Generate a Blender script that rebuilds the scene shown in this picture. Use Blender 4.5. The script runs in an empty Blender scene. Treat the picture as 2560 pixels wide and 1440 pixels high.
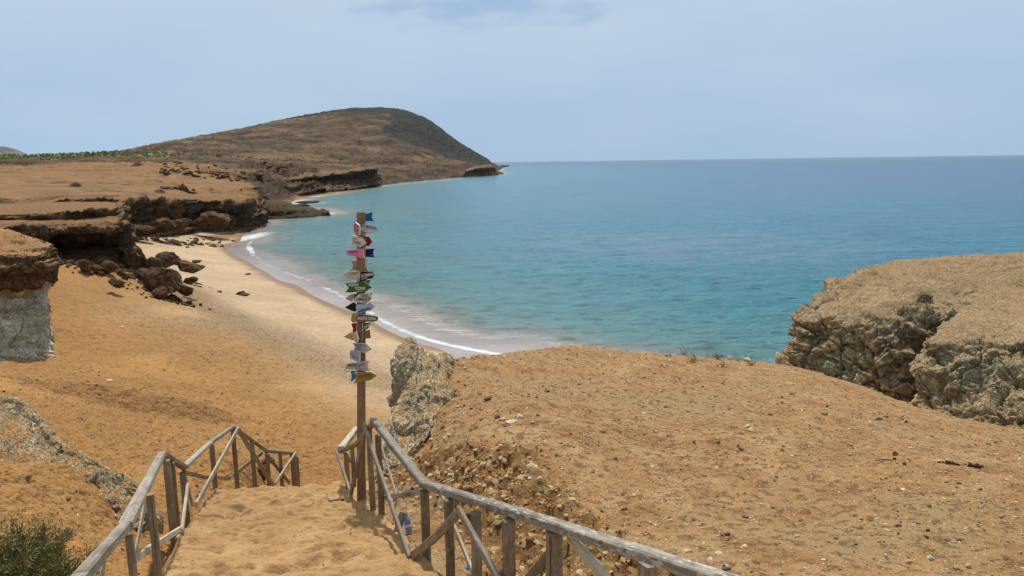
import bpy, math, random
import numpy as np
from mathutils import Vector, Matrix

random.seed(7)
RNG = np.random.default_rng(7)
SC = bpy.context.scene
COL = SC.collection
rad = math.radians

# ------------------------------------------------------------------ camera
F = 1849.0                       # focal length in photograph pixels (2560 wide)
H = 11.5                         # eye height above the sea
PITCH = math.atan(316.0 / F)
ROLL = math.atan(18.0 / 1290.0)
_R = np.array([1.0, 0, 0])
_U = np.array([0, math.sin(PITCH), math.cos(PITCH)])
FW = np.array([0, math.cos(PITCH), -math.sin(PITCH)])
CR = math.cos(ROLL) * _R - math.sin(ROLL) * _U
CU = math.sin(ROLL) * _R + math.cos(ROLL) * _U
CAM = np.array([0.0, 0.0, H])
cam_data = bpy.data.cameras.new('camera')
cam = bpy.data.objects.new('camera', cam_data)
COL.objects.link(cam)
m = Matrix(((CR[0], CU[0], -FW[0], 0), (CR[1], CU[1], -FW[1], 0), (CR[2], CU[2], -FW[2], H), (0, 0, 0, 1)))
cam.matrix_world = m
cam_data.sensor_width = 36.0
cam_data.lens = F / 2560.0 * 36.0
cam_data.clip_start = 0.05
cam_data.clip_end = 200000.0
SC.camera = cam

# ------------------------------------------------------------------ light
SUN_EL, SUN_AZ = 61.0, -8.0      # azimuth from the view direction (+Y) towards +X
w = bpy.data.worlds.new('World')
SC.world = w
w.use_nodes = True
nt = w.node_tree
nt.nodes.clear()
wo = nt.nodes.new('ShaderNodeOutputWorld')
sky = nt.nodes.new('ShaderNodeTexSky')
sky.sky_type = 'NISHITA'
sky.sun_disc = False
sky.sun_elevation = rad(SUN_EL)
sky.sun_rotation = rad(SUN_AZ)
bg1 = nt.nodes.new('ShaderNodeBackground')
bg1.inputs['Strength'].default_value = 0.08
nt.links.new(sky.outputs[0], bg1.inputs['Color'])
tc = nt.nodes.new('ShaderNodeTexCoord')
sep = nt.nodes.new('ShaderNodeSeparateXYZ')
nt.links.new(tc.outputs['Generated'], sep.inputs[0])
veil = nt.nodes.new('ShaderNodeValToRGB')          # thin high overcast: blue grey at the horizon, paler above
cr = veil.color_ramp
cr.elements[0].position = 0.0
cr.elements[0].color = (0.375, 0.528, 0.712, 1)
cr.elements[1].position = 1.0
cr.elements[1].color = (0.58, 0.66, 0.75, 1)
for p_, c_ in ((0.06, (0.412, 0.560, 0.728, 1)), (0.20, (0.515, 0.632, 0.752, 1)), (0.34, (0.552, 0.656, 0.757, 1))):
    e = cr.elements.new(p_)
    e.color = c_
nt.links.new(sep.outputs['Z'], veil.inputs[0])
mp = nt.nodes.new('ShaderNodeMapping')
mp.inputs['Scale'].default_value = (1.6, 1.6, 6.0)
nt.links.new(tc.outputs['Generated'], mp.inputs[0])
nz = nt.nodes.new('ShaderNodeTexNoise')
nz.inputs['Scale'].default_value = 1.7
nz.inputs['Detail'].default_value = 7
nz.inputs['Roughness'].default_value = 0.52
nt.links.new(mp.outputs[0], nz.inputs['Vector'])
cl = nt.nodes.new('ShaderNodeValToRGB')
cl.color_ramp.elements[0].position = 0.36
cl.color_ramp.elements[0].color = (0.93, 0.955, 1.0, 1)
cl.color_ramp.elements[1].position = 0.66
cl.color_ramp.elements[1].color = (1.055, 1.035, 1.015, 1)
nt.links.new(nz.outputs['Fac'], cl.inputs[0])
mul = nt.nodes.new('ShaderNodeMixRGB')
mul.blend_type = 'MULTIPLY'
mul.inputs[0].default_value = 1.0
nt.links.new(veil.outputs[0], mul.inputs[1])
nt.links.new(cl.outputs[0], mul.inputs[2])


def wmath(op, a, b=None, c=None):
    n = nt.nodes.new('ShaderNodeMath')
    n.operation = op
    for i, v in enumerate((a, b, c)):
        if v is None:
            continue
        if isinstance(v, (int, float)):
            n.inputs[i].default_value = v
        else:
            nt.links.new(v, n.inputs[i])
    return n.outputs[0]


# one darker torn patch in the cloud sheet
mp2 = nt.nodes.new('ShaderNodeMapping')
mp2.inputs['Scale'].default_value = (5.0, 5.0, 17.0)
mp2.inputs['Location'].default_value = (0.4, 0.15, 0.3)
nt.links.new(tc.outputs['Generated'], mp2.inputs[0])
nz2 = nt.nodes.new('ShaderNodeTexNoise')
nz2.inputs['Scale'].default_value = 1.3
nz2.inputs['Detail'].default_value = 6
nz2.inputs['Roughness'].default_value = 0.55
nt.links.new(mp2.outputs[0], nz2.inputs['Vector'])
at = wmath('ARCTAN2', sep.outputs['X'], sep.outputs['Y'])
azd = wmath('MULTIPLY', wmath('ADD', at, 0.012), 6.4)
eld = wmath('MULTIPLY', wmath('SUBTRACT', sep.outputs["Z"], 0.200), 32.0)
dd = wmath('SQRT', wmath('ADD', wmath('MULTIPLY', azd, azd), wmath('MULTIPLY', eld, eld)))
msk = wmath('SUBTRACT', 1.05, dd)
val = wmath('ADD', wmath('MULTIPLY', msk, 0.55), wmath('MULTIPLY', wmath('SUBTRACT', nz2.outputs['Fac'], 0.5), 2.3))
cmask = nt.nodes.new('ShaderNodeMapRange')
cmask.interpolation_type = 'SMOOTHSTEP'
cmask.inputs['From Min'].default_value = 0.10
cmask.inputs['From Max'].default_value = 0.60
nt.links.new(val, cmask.inputs['Value'])
cfac = wmath('MULTIPLY', cmask.outputs[0], 0.8)
cmix = nt.nodes.new('ShaderNodeMixRGB')
nt.links.new(cfac, cmix.inputs[0])
nt.links.new(mul.outputs[0], cmix.inputs[1])
cmix.inputs[2].default_value = (0.33, 0.475, 0.71, 1)
bg2 = nt.nodes.new('ShaderNodeBackground')
nt.links.new(cmix.outputs[0], bg2.inputs['Color'])
bg2.inputs['Strength'].default_value = 1.03
mxs = nt.nodes.new('ShaderNodeMixShader')
mxs.inputs[0].default_value = 0.93
nt.links.new(bg1.outputs[0], mxs.inputs[1])
nt.links.new(bg2.outputs[0], mxs.inputs[2])
nt.links.new(mxs.outputs[0], wo.inputs['Surface'])

sd_ = Vector((math.sin(rad(SUN_AZ)) * math.cos(rad(SUN_EL)), math.cos(rad(SUN_AZ)) * math.cos(rad(SUN_EL)), math.sin(rad(SUN_EL))))
sl = bpy.data.lights.new('sun', 'SUN')
sl.energy = 4.4
sl.angle = rad(1.6)
sl.color = (1.0, 0.965, 0.92)
so = bpy.data.objects.new('sun', sl)
COL.objects.link(so)
so.rotation_euler = sd_.to_track_quat('Z', 'Y').to_euler()
so.location = (20, 20, 300)
SC.view_settings.view_transform = 'Standard'
SC.view_settings.look = 'None'
SC.view_settings.exposure = 0.0
SC.view_settings.gamma = 1.0
SC.view_settings.use_curve_mapping = False


# ------------------------------------------------------------------ geometry of the view
def ray(px, py):
    return (px - 1280.0) / F * CR - (py - 720.0) / F * CU + FW


def W(px, py, Y):
    r = ray(px, py)
    return CAM + r * (Y / r[1])


def WZ(px, py, z):
    r = ray(px, py)
    return CAM + r * ((z - H) / r[2])


def WX(px, Y, z):
    v = z - H
    D = Y * FW[1] + v * FW[2]
    rest = Y * CR[1] + v * CR[2]
    return np.array([((px - 1280.0) / F * D - rest) / CR[0], Y, z])


def pt(t):
    """(px, py, Y) by distance, or (px, None, Y, z) by distance and height, or (px, py, None, z) by height."""
    if len(t) == 3:
        return W(*t)
    if t[1] is None:
        return WX(t[0], t[2], t[3])
    return WZ(t[0], t[1], t[3])


# ------------------------------------------------------------------ noise
_perm = np.random.default_rng(11).permutation(256).astype(np.int32)
_perm = np.concatenate([_perm, _perm])
_g = np.array([[1, 1, 0], [-1, 1, 0], [1, -1, 0], [-1, -1, 0], [1, 0, 1], [-1, 0, 1], [1, 0, -1], [-1, 0, -1],
               [0, 1, 1], [0, -1, 1], [0, 1, -1], [0, -1, -1], [1, 1, 0], [0, -1, 1], [-1, 1, 0], [0, -1, -1]], dtype=np.float32)


def perlin(p):
    p = np.asarray(p, dtype=np.float64)
    i = np.floor(p)
    f = (p - i).astype(np.float32)
    i = i.astype(np.int64).astype(np.int32) & 255
    u = f * f * f * (f * (f * 6 - 15) + 10)
    x, y, z = i[..., 0], i[..., 1], i[..., 2]
    out = 0.0
    for dx in (0, 1):
        wx = u[..., 0] if dx else 1 - u[..., 0]
        hx = _perm[(x + dx) & 255]
        for dy in (0, 1):
            wy = u[..., 1] if dy else 1 - u[..., 1]
            hy = _perm[(hx + y + dy) & 255]
            for dz in (0, 1):
                wz = u[..., 2] if dz else 1 - u[..., 2]
                g = _g[_perm[(hy + z + dz) & 255] & 15]
                d = g[..., 0] * (f[..., 0] - dx) + g[..., 1] * (f[..., 1] - dy) + g[..., 2] * (f[..., 2] - dz)
                out = out + wx * wy * wz * d
    return out


def fbm(p, octv=4, lac=2.03, gain=0.5, kind='n'):
    p = np.asarray(p, dtype=np.float64)
    a, s, t = 1.0, 0.0, 0.0
    for k in range(octv):
        n = perlin(p + 17.3 * k)
        if kind == 'r':
            n = 1 - 2 * np.abs(n)
        elif kind == 'b':
            n = 2 * np.abs(n) - 0.5
        s = s + a * n
        t += a
        a *= gain
        p = p * lac
    return s / t


def voro(p):
    """distance to the nearest cell point, second minus first, and a random value per cell"""
    p = np.asarray(p, dtype=np.float64)
    i = np.floor(p).astype(np.int64)
    f = p - i
    d1 = np.full(p.shape[:-1], 9.0)
    d2 = d1.copy()
    rid = np.zeros(p.shape[:-1])
    for dx in (-1, 0, 1):
        for dy in (-1, 0, 1):
            for dz in (-1, 0, 1):
                c = (i + np.array([dx, dy, dz])) & 255
                h = _perm[_perm[_perm[c[..., 0]] + c[..., 1]] + c[..., 2]]
                h2, h3 = _perm[(h + 61) & 255], _perm[(h + 137) & 255]
                q = np.stack([dx + h / 256.0, dy + h2 / 256.0, dz + h3 / 256.0], -1) - f
                d = np.sqrt((q ** 2).sum(-1))
                nr = d < d1
                d2 = np.where(nr, d1, np.minimum(d2, d))
                rid = np.where(nr, _perm[(h + 29) & 255] / 255.0, rid)
                d1 = np.where(nr, d, d1)
    return d1, d2 - d1, rid


def sstep(a, b, x):
    t = np.clip((x - a) / (b - a), 0, 1)
    return t * t * (3 - 2 * t)


def XY0(X, Y, s=1.0, z=0.0):
    return np.stack([X * s, Y * s, np.zeros_like(X) + z], -1)


class TPS:
    """smooth surface through scattered points, in bearing / log distance"""

    def __init__(self, pts, smooth=0.0):
        P = np.array(pts)
        self.c = self.uv(P[:, 0], P[:, 1])
        n = len(P)
        K = self.k(self.c, self.c) + smooth * np.eye(n)
        A = np.zeros((n + 3, n + 3))
        A[:n, :n] = K
        A[:n, n] = 1
        A[:n, n + 1:] = self.c
        A[n:, :n] = A[:n, n:].T
        b = np.concatenate([P[:, 2], np.zeros(3)])
        self.w = np.linalg.lstsq(A, b, rcond=None)[0]

    @staticmethod
    def uv(X, Y):
        return np.stack([2.2 * np.arctan2(X, Y), np.log(np.hypot(X, Y))], -1)

    @staticmethod
    def k(a, b):
        d2 = ((a[:, None, :] - b[None, :, :]) ** 2).sum(-1)
        return 0.5 * d2 * np.log(d2 + 1e-9)

    def __call__(self, X, Y):
        sh = np.shape(X)
        q = self.uv(np.ravel(X), np.ravel(Y))
        out = np.empty(len(q))
        n = len(self.c)
        for s in range(0, len(q), 60000):
            e = q[s:s + 60000]
            out[s:s + 60000] = self.k(e, self.c) @ self.w[:n] + self.w[n] + e @ self.w[n + 1:]
        return out.reshape(sh)


def seg_dist(X, Y, poly):
    """unsigned distance to a polyline, and the side (positive to the left of its direction)"""
    best = np.full(np.shape(X), 1e18)
    side = np.zeros(np.shape(X))
    for a, b in zip(poly[:-1], poly[1:]):
        ax, ay, bx, by = a[0], a[1], b[0], b[1]
        dx, dy = bx - ax, by - ay
        t = np.clip(((X - ax) * dx + (Y - ay) * dy) / (dx * dx + dy * dy + 1e-12), 0, 1)
        ex, ey = X - ax - t * dx, Y - ay - t * dy
        d = ex * ex + ey * ey
        cr_ = dx * (Y - ay) - dy * (X - ax)
        nr = d < best
        side = np.where(nr, np.sign(cr_), side)
        best = np.where(nr, d, best)
    return np.sqrt(best), side


def in_poly(X, Y, poly):
    ins = np.zeros(np.shape(X), bool)
    n = len(poly)
    for i in range(n):
        x1, y1 = poly[i][:2]
        x2, y2 = poly[(i + 1) % n][:2]
        c = ((y1 > Y) != (y2 > Y)) & (X < (x2 - x1) * (Y - y1) / (y2 - y1 + 1e-12) + x1)
        ins ^= c
    return ins


# ------------------------------------------------------------------ mesh helpers
def make_obj(name, me, mat, parent=None):
    o = bpy.data.objects.new(name, me)
    COL.objects.link(o)
    if mat is not None and len(me.materials) == 0:
        me.materials.append(mat)
    if parent is not None:
        o.parent = parent
        o.matrix_parent_inverse = Matrix.Translation(parent.location).inverted()
    return o


def np_mesh(name, V, Fa, smooth=True, attrs=None):
    """V (n,3), Fa (m,k) constant corner count"""
    me = bpy.data.meshes.new(name)
    V = np.ascontiguousarray(V, dtype=np.float32)
    Fa = np.ascontiguousarray(Fa, dtype=np.int32)
    me.vertices.add(len(V))
    me.vertices.foreach_set('co', V.ravel())
    k = Fa.shape[1]
    me.loops.add(Fa.size)
    me.loops.foreach_set('vertex_index', Fa.ravel())
    me.polygons.add(len(Fa))
    me.polygons.foreach_set('loop_start', np.arange(0, Fa.size, k, dtype=np.int32))
    me.polygons.foreach_set('loop_total', np.full(len(Fa), k, dtype=np.int32))
    me.polygons.foreach_set('use_smooth', np.full(len(Fa), smooth))
    me.update(calc_edges=True)
    for nme, v in (attrs or {}).items():
        a = me.attributes.new(nme, 'FLOAT', 'POINT')
        a.data.foreach_set('value', np.ascontiguousarray(v, dtype=np.float32).ravel())
    return me


def grid_faces(M, N, flip=False, keep=None):
    i = np.arange(M * N).reshape(M, N)
    q = np.stack([i[:-1, :-1], i[:-1, 1:], i[1:, 1:], i[1:, :-1]], -1).reshape(-1, 4)
    if keep is not None:
        k = (keep[:-1, :-1] & keep[:-1, 1:] & keep[1:, 1:] & keep[1:, :-1]).ravel()
        q = q[k]
    return q[:, ::-1] if flip else q


def grid_obj(name, P, mat, attrs=None, flip=False, keep=None, parent=None):
    M, N = P.shape[:2]
    q = grid_faces(M, N, flip, keep)
    V = P.reshape(-1, 3)
    at = {k: np.ravel(v) for k, v in (attrs or {}).items()}
    if keep is not None:
        used = np.unique(q)
        mp_ = np.full(M * N, -1, np.int32)
        mp_[used] = np.arange(len(used))
        V, q = V[used], mp_[q]
        at = {k: v[used] for k, v in at.items()}
    return make_obj(name, np_mesh(name, V, q, True, at), mat, parent)


def normals(P):
    du = np.gradient(P, axis=1)
    dv = np.gradient(P, axis=0)
    n = np.cross(du, dv)
    return n / (np.linalg.norm(n, axis=-1, keepdims=True) + 1e-12)


def catmull(C, n, axis):
    C = np.moveaxis(C, axis, 0)
    m_ = len(C)
    t = np.linspace(0, m_ - 1, n)
    i = np.clip(np.floor(t).astype(int), 0, m_ - 2)
    f = (t - i).reshape((-1,) + (1,) * (C.ndim - 1))
    p1, p2 = C[i], C[i + 1]
    p0 = np.where((i > 0).reshape(f.shape), C[np.maximum(i - 1, 0)], 2 * p1 - p2)
    p3 = np.where((i < m_ - 2).reshape(f.shape), C[np.minimum(i + 2, m_ - 1)], 2 * p2 - p1)
    k = 0.42
    m1, m2 = k * (p2 - p0), k * (p3 - p1)
    out = (2 * f ** 3 - 3 * f ** 2 + 1) * p1 + (f ** 3 - 2 * f ** 2 + f) * m1 + (3 * f ** 2 - 2 * f ** 3) * p2 + (f ** 3 - f ** 2) * m2
    return np.moveaxis(out, 0, axis)


def loft(rows, M, N):
    """rows from the foot to the top; columns left to right: normals face the viewer"""
    C = np.array([[pt(c) for c in r] for r in rows])
    P = catmull(catmull(C, M, 0), N, 1)
    return P


def tag(o, label=None, cat=None, group=None, kind=None):
    if label:
        o['label'] = label
    if cat:
        o['category'] = cat
    if group:
        o['group'] = group
    if kind:
        o['kind'] = kind
    return o


def empty(name, loc):
    o = bpy.data.objects.new(name, None)
    o.location = loc
    o.empty_display_size = 0.2
    COL.objects.link(o)
    return o


# ------------------------------------------------------------------ node helpers
def lin(r, g, b):
    f = lambda c: (c / 255.0 / 12.92) if c / 255.0 <= 0.04045 else ((c / 255.0 + 0.055) / 1.055) ** 2.4
    return (f(r), f(g), f(b))


def alb(r, g, b, k=1.45):
    """base colour of a surface lying open to the sun that shows as this sRGB value"""
    return tuple(min(c / k, 0.85) for c in lin(r, g, b)) + (1,)


class NT:
    def __init__(self, name):
        self.m = bpy.data.materials.new(name)
        self.m.use_nodes = True
        self.t = self.m.node_tree
        self.t.nodes.clear()
        self.out = self.t.nodes.new('ShaderNodeOutputMaterial')
        g = self.t.nodes.new('ShaderNodeNewGeometry')
        self.pos, self.nrm = g.outputs['Position'], g.outputs['Normal']

    def put(self, sock, v):
        if hasattr(v, 'is_output') or isinstance(v, bpy.types.NodeSocket):
            self.t.links.new(v, sock)
        elif isinstance(v, (tuple, list)):
            if len(sock.default_value) == 4 and len(v) == 3:
                v = tuple(v) + (1,)
            sock.default_value = v
        else:
            sock.default_value = v

    def n(self, typ, ins=None, **props):
        x = self.t.nodes.new(typ)
        for k, v in props.items():
            setattr(x, k, v)
        for k, v in (ins or {}).items():
            self.put(x.inputs[k], v)
        return x

    def obj(self):
        return self.n('ShaderNodeTexCoord').outputs['Object']

    def rnd(self):
        return self.n('ShaderNodeObjectInfo').outputs['Random']

    def attr(self, name):
        return self.n('ShaderNodeAttribute', attribute_name=name).outputs['Fac']

    def scale(self, v, s, loc=(0, 0, 0), rot=(0, 0, 0)):
        return self.n('ShaderNodeMapping', {'Vector': v, 'Scale': s, 'Location': loc, 'Rotation': rot}).outputs[0]

    def noise(self, v, scale, detail=4, rough=0.55, dist=0.0):
        return self.n('ShaderNodeTexNoise', {'Vector': v, 'Scale': scale, 'Detail': detail, 'Roughness': rough, 'Distortion': dist}).outputs['Fac']

    def voro(self, v, scale, feature='F1', out='Distance', rnd=1.0):
        return self.n('ShaderNodeTexVoronoi', {'Vector': v, 'Scale': scale, 'Randomness': rnd}, feature=feature).outputs[out]

    def math(self, op, a, b=0.0, c=0.0, clamp=False):
        x = self.n('ShaderNodeMath', {0: a, 1: b, 2: c}, operation=op, use_clamp=clamp)
        return x.outputs[0]

    def ss(self, v, a, b, lo=0.0, hi=1.0):
        return self.n('ShaderNodeMapRange', {'Value': v, 'From Min': a, 'From Max': b, 'To Min': lo, 'To Max': hi}, interpolation_type='SMOOTHSTEP').outputs[0]

    def ramp(self, v, stops, interp='LINEAR'):
        x = self.n('ShaderNodeValToRGB', {0: v})
        r = x.color_ramp
        r.interpolation = interp
        r.elements[0].position, r.elements[0].color = stops[0][0], tuple(stops[0][1][:3]) + (1,)
        r.elements[1].position, r.elements[1].color = stops[-1][0], tuple(stops[-1][1][:3]) + (1,)
        for p_, c_ in stops[1:-1]:
            e_ = r.elements.new(p_)
            e_.color = tuple(c_[:3]) + (1,)
        return x.outputs[0]

    def mix(self, f, a, b, mode='MIX'):
        x = self.t.nodes.new('ShaderNodeMix')
        x.data_type = 'RGBA'
        x.blend_type = mode
        self.put(x.inputs[0], f)
        self.put(x.inputs[6], a)
        self.put(x.inputs[7], b)
        return x.outputs[2]

    def gain(self, col, f):
        """multiply a colour by a scalar socket"""
        c = self.n('ShaderNodeCombineColor', {0: f, 1: f, 2: f}).outputs[0]
        return self.mix(1.0, col, c, 'MULTIPLY')

    def bump(self, h, strength=0.5, dist=0.02, normal=None):
        ins = {'Height': h, 'Strength': strength, 'Distance': dist}
        if normal is not None:
            ins['Normal'] = normal
        return self.n('ShaderNodeBump', ins).outputs[0]

    def nz(self):
        return self.n('ShaderNodeSeparateXYZ', {0: self.nrm}).outputs['Z']

    def surf(self, col, rough=0.9, normal=None, spec=0.25, **kw):
        b = self.n('ShaderNodeBsdfPrincipled', {'Base Color': col, 'Roughness': rough, 'Specular IOR Level': spec})
        if normal is not None:
            self.put(b.inputs['Normal'], normal)
        for k, v in kw.items():
            self.put(b.inputs[k.replace('_', ' ')], v)
        self.t.links.new(b.outputs[0], self.out.inputs['Surface'])
        return self.m


# ------------------------------------------------------------------ materials of the land
def mat_sand():
    t = NT('sand')
    p = t.pos
    n1 = t.noise(p, 0.22, 3)
    n2 = t.noise(p, 2.6, 5, 0.62)
    n3 = t.noise(p, 14.0, 4, 0.7)
    n4 = t.noise(p, 90.0, 3, 0.7)
    pale, wet, lit, drk = t.attr('pale'), t.attr('wet'), t.attr('litter'), t.attr('coarse')
    orange = t.ramp(n2, [(0.25, alb(172, 121, 66)), (0.5, alb(196, 146, 88)), (0.75, alb(213, 165, 106))])
    light = t.ramp(n2, [(0.25, alb(184, 151, 114)), (0.5, alb(202, 172, 137)), (0.75, alb(217, 191, 157))])
    c = t.mix(pale, orange, light)
    c = t.gain(c, t.ss(n1, 0.3, 0.7, 0.9, 1.08))
    # coarser, browner churned sand
    rough = t.math('MULTIPLY', drk, t.ss(t.math('ADD', t.math('MULTIPLY', n2, 0.6), t.math('MULTIPLY', n3, 0.4)), 0.43, 0.58))
    c = t.mix(t.ss(drk, 0.75, 1.5, 0.0, 0.38), c, alb(134, 92, 54))
    c = t.mix(t.math('MULTIPLY', rough, 0.66, clamp=True), c, alb(116, 76, 43))
    # drift line of dark weed crumbs
    sp = t.noise(t.scale(p, (1, 1, 0.3)), 7.5, 5, 0.72)
    spk = t.math('MULTIPLY', t.ss(sp, 0.47, 0.60), lit)
    c = t.mix(t.math('MULTIPLY', t.ss(lit, 0.2, 0.9), t.ss(n1, 0.3, 0.6, 0.12, 0.42)), c, alb(136, 104, 72))
    c = t.mix(t.math('MULTIPLY', spk, 0.9, clamp=True), c, alb(84, 68, 50))
    # single dark crumbs, and footprint shade painted in as dark flecks
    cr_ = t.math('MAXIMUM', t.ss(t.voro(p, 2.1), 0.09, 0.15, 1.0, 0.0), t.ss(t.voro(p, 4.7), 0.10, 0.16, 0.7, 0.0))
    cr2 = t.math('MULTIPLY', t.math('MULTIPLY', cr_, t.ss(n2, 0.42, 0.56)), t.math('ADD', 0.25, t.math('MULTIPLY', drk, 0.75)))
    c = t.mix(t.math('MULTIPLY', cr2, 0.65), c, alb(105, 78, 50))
    c = t.gain(c, t.ss(n4, 0.25, 0.75, 0.92, 1.26))
    c = t.mix(1.0, c, (0.98, 1.0, 0.97, 1), 'MULTIPLY')
    c = t.mix(wet, c, alb(150, 110, 72))
    h = t.math('ADD', t.math('MULTIPLY', n3, 0.6), t.math('MULTIPLY', n4, 0.25))
    n5 = t.noise(t.scale(p, (5.0, 6.5, 5.0)), 1.0, 3, 0.6)
    h = t.math('ADD', h, t.math('MULTIPLY', n2, 1.6))
    h = t.math('ADD', h, t.math('MULTIPLY', n5, t.math('ADD', 0.8, t.math('MULTIPLY', drk, 3.0))))
    bs = t.math('MULTIPLY', t.math('SUBTRACT', 1.0, wet), 0.75)
    b = t.bump(h, bs, 0.075)
    return t.surf(c, t.ss(wet, 0, 1, 0.95, 0.42), b, 0.2)


def mat_soil():
    """gravelly sandy soil of the mound; attribute 'rock' brings out the crumbly bedrock"""
    t = NT('gravelly_soil')
    p = t.pos
    n0 = t.noise(p, 0.33, 4, 0.6)
    n1 = t.noise(p, 1.3, 5, 0.62)
    n2 = t.noise(p, 7.0, 5, 0.7)
    n3 = t.noise(p, 42.0, 4, 0.72)
    c = t.ramp(n1, [(0.28, alb(152, 108, 66)), (0.5, alb(178, 134, 88)), (0.72, alb(197, 158, 112))])
    c = t.mix(t.ss(n0, 0.46, 0.68), c, alb(173, 138, 96))
    c = t.mix(t.ss(n2, 0.50, 0.60, 0.0, 0.75), c, alb(116, 84, 55))  # dark flecks: small shadows painted into the soil colour
    g = t.voro(p, 26.0, 'F1', 'Color')
    gs = t.n('ShaderNodeSeparateColor', {0: g})
    gd = t.voro(p, 26.0)
    isg = t.math('MULTIPLY', t.ss(gd, 0.26, 0.36, 1.0, 0.0), t.ss(gs.outputs[0], 0.62, 0.68))
    gc = t.ramp(gs.outputs[1], [(0.0, alb(222, 200, 160)), (0.45, alb(205, 170, 120)), (0.6, alb(120, 104, 84)), (0.8, alb(232, 216, 184)), (1.0, alb(96, 84, 72))], 'CONSTANT')
    c = t.mix(t.math('MULTIPLY', isg, 0.85), c, gc)
    rock = t.attr('rock')
    rk = t.noise(p, 3.4, 6, 0.68)
    rc = t.ramp(rk, [(0.3, alb(140, 98, 58)), (0.48, alb(182, 134, 84)), (0.6, alb(206, 168, 118)), (0.75, alb(230, 206, 168))])
    rv = t.voro(p, 9.0)
    rc = t.gain(rc, t.ss(rv, 0.0, 0.6, 1.1, 0.6))
    c = t.mix(t.ss(t.math('ADD', rock, t.math('MULTIPLY', t.math('SUBTRACT', n2, 0.5), 0.9)), 0.35, 0.6), c, rc)
    c = t.gain(c, t.ss(n3, 0.25, 0.75, 0.98, 1.56))
    c = t.mix(1.0, c, (1.01, 1.04, 1.03, 1), 'MULTIPLY')
    h = t.math('ADD', t.math('MULTIPLY', n3, 0.35), t.math('MULTIPLY', n2, 1.0))
    h = t.math('ADD', h, t.math('MULTIPLY', isg, 0.35))
    return t.surf(c, 0.95, t.bump(h, 1.0, 0.09), 0.15)


def mat_rock(name, dark, mid, light, soil, lo, hi, sc=1.0, green=None, crack=1.0, strata=0.0, bumpd=0.06, soilbreak=0.55, gain=1.0, dip=0.0):
    t = NT(name)
    p = t.pos
    n0 = t.noise(p, 0.5 * sc, 4, 0.6)
    n1 = t.noise(p, 1.7 * sc, 6, 0.66)
    n2 = t.noise(p, 9.0 * sc, 5, 0.7)
    st = t.noise(t.scale(t.scale(p, (1, 1, 1), rot=(0, dip, 0)), (0.35 * sc, 0.35 * sc, 5.0 * sc)), 1.0, 5, 0.65, 0.6)
    v = t.math('ADD', t.math('MULTIPLY', n1, 0.62), t.math('MULTIPLY', n2, 0.38))
    c = t.ramp(v, [(0.33, dark), (0.5, mid), (0.66, light)])
    cc = t.voro(p, 2.3 * sc, 'F1', 'Color')
    cv = t.n('ShaderNodeSeparateColor', {0: cc}).outputs[0]
    c = t.gain(c, t.ss(cv, 0, 1, 0.72, 1.2))
    if green is not None:
        c = t.mix(t.ss(n0, 0.5, 0.66, 0, 0.75), c, green)
    if strata:
        c = t.gain(c, t.ss(st, 0.36, 0.62, 1.0 - strata, 1.0 + 0.45 * strata))
    warp = t.n('ShaderNodeVectorMath', {0: p, 1: t.n('ShaderNodeTexNoise', {'Vector': p, 'Scale': 2.0 * sc}).outputs['Color']}, operation='ADD').outputs[0]
    e1 = t.voro(warp, 1.9 * sc, 'DISTANCE_TO_EDGE')
    e2 = t.voro(warp, 5.6 * sc, 'DISTANCE_TO_EDGE')
    k = t.math('MULTIPLY', t.ss(e1, 0.0, 0.07, 0.0, 1.0), t.ss(e2, 0.0, 0.12, 0.35, 1.0))
    c = t.gain(c, t.math('ADD', t.math('MULTIPLY', k, 0.55 * crack), 1.0 - 0.55 * crack))
    s = t.ss(t.math('ADD', t.nz(), t.math('MULTIPLY', t.math('SUBTRACT', v, 0.5), soilbreak * 2)), lo, hi)
    sc_ = t.gain(soil if not isinstance(soil, tuple) else t.mix(t.ss(n2, 0.35, 0.65), soil, tuple(x * 0.68 for x in soil[:3]) + (1,)), t.ss(n0, 0.3, 0.7, 0.9, 1.1))
    c = t.mix(s, c, sc_)
    if gain != 1.0:
        c = t.mix(1.0, c, (gain, gain, gain * 0.97, 1), 'MULTIPLY')
    h = t.math('ADD', t.math('MULTIPLY', n2, 0.8), t.math('MULTIPLY', n1, 1.6))
    h = t.math('ADD', h, t.math('MULTIPLY', k, 1.1 * crack))
    h = t.math('ADD', h, t.math('MULTIPLY', st, 2.2 * strata))
    return t.surf(c, 0.94, t.bump(h, 0.9, bumpd), 0.2)


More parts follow.
